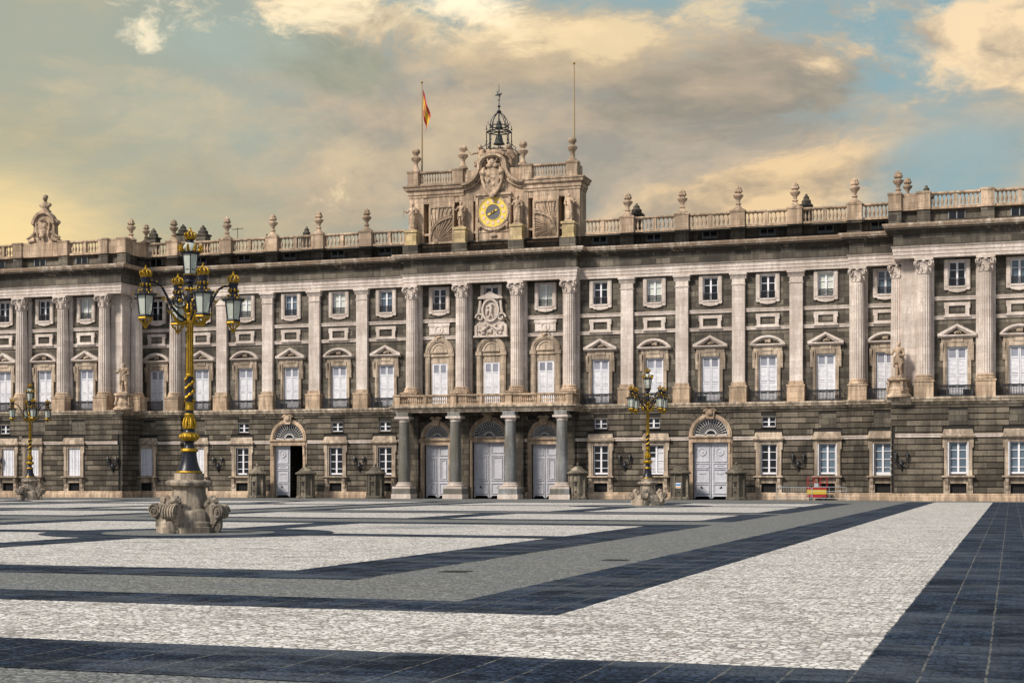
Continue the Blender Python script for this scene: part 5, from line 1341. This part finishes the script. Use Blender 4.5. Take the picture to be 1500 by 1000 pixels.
    for k in range(4):
        a = A0+PI/2*k; c, s = math.cos(a), math.sin(a); q = MB()
        def P(r, z, t=0.): return (r*c-t*s, r*s+t*c, z-.45)
        q.k = 0
        q.tube([P(.1, 7.2), P(.35, 7.35), P(.6, 7.62), P(.78, 8.0), P(.92, 8.24), P(1.1, 8.36), P(1.3, 8.38)], [.05, .05, .045, .04, .04, .04, .035], 7)
        q.tube([P(.1, 7.25), P(.26, 7.15), P(.42, 7.2)], .035, 6)
        ring = [P(.33+.23*math.cos(t), 7.82+.23*math.sin(t)) for t in [2*PI*i/16 for i in range(17)]]; q.tube(ring, .03, 5)
        q.tube([P(.33+.11*math.cos(t), 7.82+.11*math.sin(t)) for t in [2*PI*i/12 for i in range(13)]], .022, 5)
        q.k = 1
        for r, z in ((.36, 7.36), (.62, 7.65), (.9, 8.22), (1.08, 8.36), (1.24, 8.39)): q.ball(P(r, z), (.045, .045, .045), 7, 5)
        for i in range(6): t = 2*PI*i/6+.3; q.ball(P(.33+.23*math.cos(t), 7.82+.23*math.sin(t)), (.035, .035, .035), 6, 4)
        q.ball(P(.33, 7.82), (.06, .06, .06), 6, 4)
        q.tube([P(.12, 7.15), P(.3, 7.08), P(.46, 7.2), P(.58, 7.42)], [.06, .06, .07, .02], 6); q.tube([P(.72, 7.9), P(.86, 7.84), P(.93, 7.93)], [.02, .04, .015], 5); q.tube([P(.5, 7.5), P(.66, 7.42), P(.74, 7.5)], [.02, .045, .015], 5)
        q.build('arm', ['black', 'gold'], e, 40)
        lantern_parts(e, P(1.42, 8.32))
    lantern_parts(e, (0, 0, 7.93), True)
    return e
M['lampstone'] = stone('lamp_limestone', (.38, .31, .24), (.56, .47, .37), (.075, .07, .06), .8, None, .5, fine=9., g0=.46)
lamp = make_lamp(); lamp.rotation_euler.y = R(.35)
tag(lamp, 'large black and gold five-lantern street lamp nearest on its scrolled stone base', 'street lamp', 'five-lantern lamps on the plaza')
l2 = copy_tree(lamp, (L2[0], L2[1]+2, 0)); l2.scale = (.93,)*3; l2.rotation_euler = (0, 0, R(4)); l2['label'] = 'five-lantern street lamp right of the portico, in front of a white-blind window'
l3 = copy_tree(lamp, (L3[0], L3[1]+1.5, 0)); l3.rotation_euler = (0, 0, 0); l3['label'] = 'five-lantern street lamp in front of the left wing'

# ------------------------------------------------------------------ sentry boxes
def sentry():
    e = empty('sentry_box'); p = MB(); r0 = PI/8
    p.lathe([(.9, 0), (.9, .16), (.82, .22), (.80, .26)], (0, 0, 0), 8, rot=r0); p.lathe([(.72, .26), (.70, 2.05), (.78, 2.1), (.74, 2.16)], (0, 0, 0), 8, rot=r0)
    for k in range(8):
        a = 2*PI*k/8+r0; c, s = math.cos(a), math.sin(a); p.tube([(.74*c, .74*s, .24), (.72*c, .72*s, 2.06)], .085, 6)
    p.box(-.26, .26, -.74, -.60, 1.5, 1.62)
    b_ = p.build('body', 'sentry', e, 30)
    q = MB(); q.box(-.1, .1, -.69, -.6, 1.15, 1.45); q.box(-.1, .1, -.69, -.6, .6, .72); q.build('loophole', 'groove', b_, 0)
    p = MB(); p.lathe([(.78, 2.14), (.94, 2.18), (.98, 2.26), (.95, 2.29), (.66, 2.48), (.58, 2.56), (.34, 2.78), (.14, 2.86)], (0, 0, 0), 8, rot=r0); p.lathe([(.1, 2.84), (.06, 2.9), (.12, 2.98), (.12, 3.04), (.05, 3.12), (.02, 3.18)], (0, 0, 0), 10)
    p.build('roof', 'sentry', e, 30); return e
M['sentry'] = stone('sentry_stone', (.29, .25, .185), (.48, .415, .315), (.045, .04, .034), .8, (.9, .5, .012), .5)
sb = sentry(); SP = [(-65.9, 'octagonal stone sentry box left of the open side door'), (-60.95, 'octagonal stone sentry box right of the open side door'), (-54.1, 'octagonal stone sentry box just left of the portico columns'),
                     (-35.3, 'octagonal stone sentry box just right of the portico columns'), (-26.4, 'octagonal stone sentry box with a small notice, left of the closed white side door'), (-21.65, 'octagonal stone sentry box right of the closed white side door')]
for i, (x, lab) in enumerate(SP):
    o = sb if i == 0 else copy_tree(sb)
    o.location = (x, -2.6, 0); tag(o, lab, 'sentry box', 'stone sentry boxes along the palace')
p = MB(); p.box(-.22, .22, -.02, .02, 0, .46); p.k = 1; p.box(-.2, .2, -.026, -.021, .2, .36); p.k = 2; p.box(-.2, .2, -.026, -.021, .05, .13)
M['signw'] = plain('notice_white', (.62, .66, .7), .5, var=.05); M['signb'] = plain('notice_blue', (.05, .2, .42), .5, var=.1); M['signo'] = plain('notice_orange', (.7, .28, .05), .5, var=.1)
o = p.build('notice_sign', ['signw', 'signb', 'signo'], None, 0); o.location = (-26.4, -3.3, .98); tag(o, 'small blue, white and orange notice on the sentry box', 'sign')

# ------------------------------------------------------------------ wall lanterns
def wall_lantern():
    e = empty('wall_lantern'); p = MB()
    p.lathe([(.05, -.75), (.1, -.6), (.16, -.3), (.18, 0), (.1, .25), (.05, .4)], (0, -.12, 0), 8)
    p.ball((0, -.2, -.1), (.25, .18, .3), 8, 6)
    for s in (-1, 1):
        p.tube([(0, -.15, -.1), (s*.3, -.25, -.3), (s*.6, -.3, -.05), (s*.62, -.3, .3)], .05, 6); p.tube([(s*.1, -.15, .1), (s*.3, -.2, .2), (s*.4, -.25, 0)], .04, 5)
    p.build('bracket', 'iron', e, 40)
    for x, y in ((-.62, -.3), (.62, -.3)):
        q = MB(); q.lathe([(.05, .28), (.12, .32), (.13, .34)], (x, y, 0), 6)
        for k in range(6): a = 2*PI*k/6; q.tube([(x+.12*math.cos(a), y+.12*math.sin(a), .34), (x+.19*math.cos(a), y+.19*math.sin(a), .8)], .018, 4)
        q.lathe([(.23, .8), (.22, .84), (.1, .96), (.07, 1.04), (.1, 1.1), (.02, 1.18)], (x, y, 0), 6)
        l = q.build('lantern', 'iron', e, 40)
        g = MB(); g.lathe([(.11, .35), (.175, .79)], (x, y, 0), 6); g.build('glass', 'darkglass', l, 20)
    return e
M['darkglass'] = frosted('dim_lantern_glass', (.06, .065, .06), (.14, .15, .14))
wl = wall_lantern()
WL = [(-70.93, YG, 'dark iron wall lantern left of the open side door and its window'), (-56.45, YG, 'dark iron wall lantern between the open side door and the portico'), (-31.59, YG, 'dark iron wall lantern just left of the lamp standing right of the portico'),
      (-16.81, YG, 'dark iron wall lantern above the red and yellow lift'), (-8.25, YWG, 'dark iron wall lantern at the corner of the right wing'), (-80.0, YWG, 'dark iron wall lantern at the corner of the left wing'), (-92.75, YWG, 'dark iron wall lantern at the left edge of the picture')]
for i, (x, y, lab) in enumerate(WL):
    o = wl if i == 0 else copy_tree(wl); o.location = (x, y, 3.0); o.scale = (.72, .72, .8); tag(o, lab, 'wall lantern', 'iron lanterns on the ground-floor wall')

# ------------------------------------------------------------------ lift and barriers at the right
M['liftred'] = plain('lift_red', (.30, .015, .02), .45); M['liftyel'] = plain('lift_yellow', (.50, .36, .03), .45, var=.2); M['rubber'] = plain('tyre_rubber', (.02, .02, .02), .8); M['galv'] = plain('galvanised_steel', (.42, .45, .47), .45, .5)
def shrink(o): o.scale = (.84, .85, .80); return o
lf = tag(shrink(empty('scissor_lift', (-15.1, -1.9, 0))), 'small red and yellow lift platform folded behind the steel barriers', 'lift')
p = MB(); p.box(-.85, .85, -.4, .4, .28, .62); p.box(-.95, .95, -.32, .32, .34, .5); p.build('chassis', 'liftred', lf, 0)
for sx_ in (-1, 1):
    for sy_ in (-1, 1):
        q = MB(); q.xprism([(.19*math.cos(t), .19*math.sin(t)) for t in [2*PI*i/16 for i in range(16)]], -.06, .06); o = q.build('wheel', 'rubber', lf, 30); o.rotation_euler.z = R(90); o.location = (sx_*.62, sy_*.42, .19)
p = MB()
for k in range(4): z = .66+k*.12; p.box(-.8, .8, -.36, -.30, z, z+.07); p.box(-.8, .8, .30, .36, z, z+.07)
p.prism([(-.8, .66), (-.7, .66), (.8, 1.1), (.7, 1.1)], -.3, -.26); p.box(-.9, .9, -.42, .42, .62, .66); p.box(-.95, .9, -.43, -.40, .66, 1.08); p.build('scissor_stack', 'liftyel', lf, 0)
p = MB(); p.box(-.95, .95, -.45, .45, 1.12, 1.3)
for x in (-.93, -.3, .3, .93):
    for y in (-.43, .43): p.tube([(x, y, 1.3), (x, y, 2.35)], .028, 6)
for z in (1.85, 2.35):
    for y in (-.43, .43): p.tube([(-.93, y, z), (.93, y, z)], .028, 6)
    for x in (-.93, .93): p.tube([(x, -.43, z), (x, .43, z)], .028, 6)
pf = p.build('platform_cage', 'liftred', lf, 30)
p = MB(); p.box(-.25, .15, -.52, -.45, 1.4, 1.75); p.build('control_box', 'galv', lf, 0)
def barrier(x0, x1, y, bars, lab):
    e = tag(empty('crowd_barrier', ((x0+x1)/2, y, 0)), lab, 'barrier', 'steel barriers round the lift'); h = (x1-x0)/2; p = MB()
    p.tube([(-h, 0, .05), (-h, 0, 1.05), (-h+.06, 0, 1.1), (h-.06, 0, 1.1), (h, 0, 1.05), (h, 0, .05)], .022, 6); p.tube([(-h, 0, .2), (h, 0, .2)], .018, 6)
    p.build('frame', 'galv', e, 30); q = MB()
    n = 14 if bars else 2
    for i in range(1, n): x = -h+2*h*i/n; q.tube([(x, 0, .2), (x, 0, 1.1)], .012 if bars else .02, 5)
    if not bars: q.tube([(-h, 0, .75), (h, 0, .75)], .018, 5)
    q.build('bars', 'galv', e, 0); r = MB()
    for x in (-h+.2, h-.2): r.box(x-.03, x+.03, -.3, .3, .0, .05)
    r.build('foot', 'galv', e, 0)
barrier(-18.2, -15.4, -3.7, True, 'barred galvanised steel barrier left of the lift'); barrier(-15.3, -12.6, -3.7, False, 'open steel barrier in front of the lift, right half')
# ------------------------------------------------------------------ air conditioners on the balconies
def aircon():
    e = empty('air_conditioner'); p = MB(); p.box(-.38, .38, -.14, .14, .03, .6); p.box(-.34, -.26, -.16, .16, 0, .03); p.box(.26, .34, -.16, .16, 0, .03); p.build('casing', 'acmetal', e, 0)
    q = MB()
    for r in (.23, .17, .11, .05): q.tube([(-.08+r*math.cos(t), -.15, .32+r*math.sin(t)) for t in [2*PI*k/16 for k in range(17)]], .012, 4)
    q.prism([(-.08+.24*math.cos(t), .32+.24*math.sin(t)) for t in [2*PI*k/16 for k in range(16)]], -.144, -.141); q.build('fan_grille', 'iron', e, 0); return e
M['acmetal'] = plain('unit_casing', (.14, .14, .14), .6)
ac = aircon(); AC = [(-54.8, YB+.22, 'air conditioner on the balcony just left of the portico balcony'), (-64.4, -.4, 'air conditioner on the balcony above the open side door'), (-34.7, -.4, 'air conditioner on the balcony just right of the portico balcony'),
                     (-25.0, -.4, 'air conditioner on the balcony above the closed white side door'), (-5.0, YW-.35, 'left of two air conditioners on the first balcony of the right wing'), (-3.2, YW-.35, 'right of two air conditioners on the first balcony of the right wing')]
for i, (x, y, lab) in enumerate(AC):
    o = ac if i == 0 else copy_tree(ac); o.location = (x, y, 8.18); tag(o, lab, 'air conditioner', 'air conditioners behind the balcony railings')
# drain grates in the grey paving band
dg = None
for i, (x, y, lab) in enumerate(((-9.74, -101.7, 'dark iron drain grate, nearer and farther left in the grey paving'), (-7.92, -96.9, 'dark iron drain grate, farther right in the grey paving'))):
    if dg is None:
        p = MB(); p.box(-.26, .26, -.22, -.18, 0, .012); p.box(-.26, .26, .18, .22, 0, .012); p.box(-.26, -.22, -.18, .18, 0, .012); p.box(.22, .26, -.18, .18, 0, .012); p.box(-.22, .22, -.18, .18, 0, .006)
        for k in range(8): xx = -.19+.054*k; p.box(xx-.014, xx+.014, -.18, .18, .006, .011)
        dg = o = p.build('drain_grate', 'iron', None, 0)
    else: o = dg.copy(); COL.objects.link(o)
    o.location = (x, y, .0); tag(o, lab, 'drain', 'drain grates in the paving')
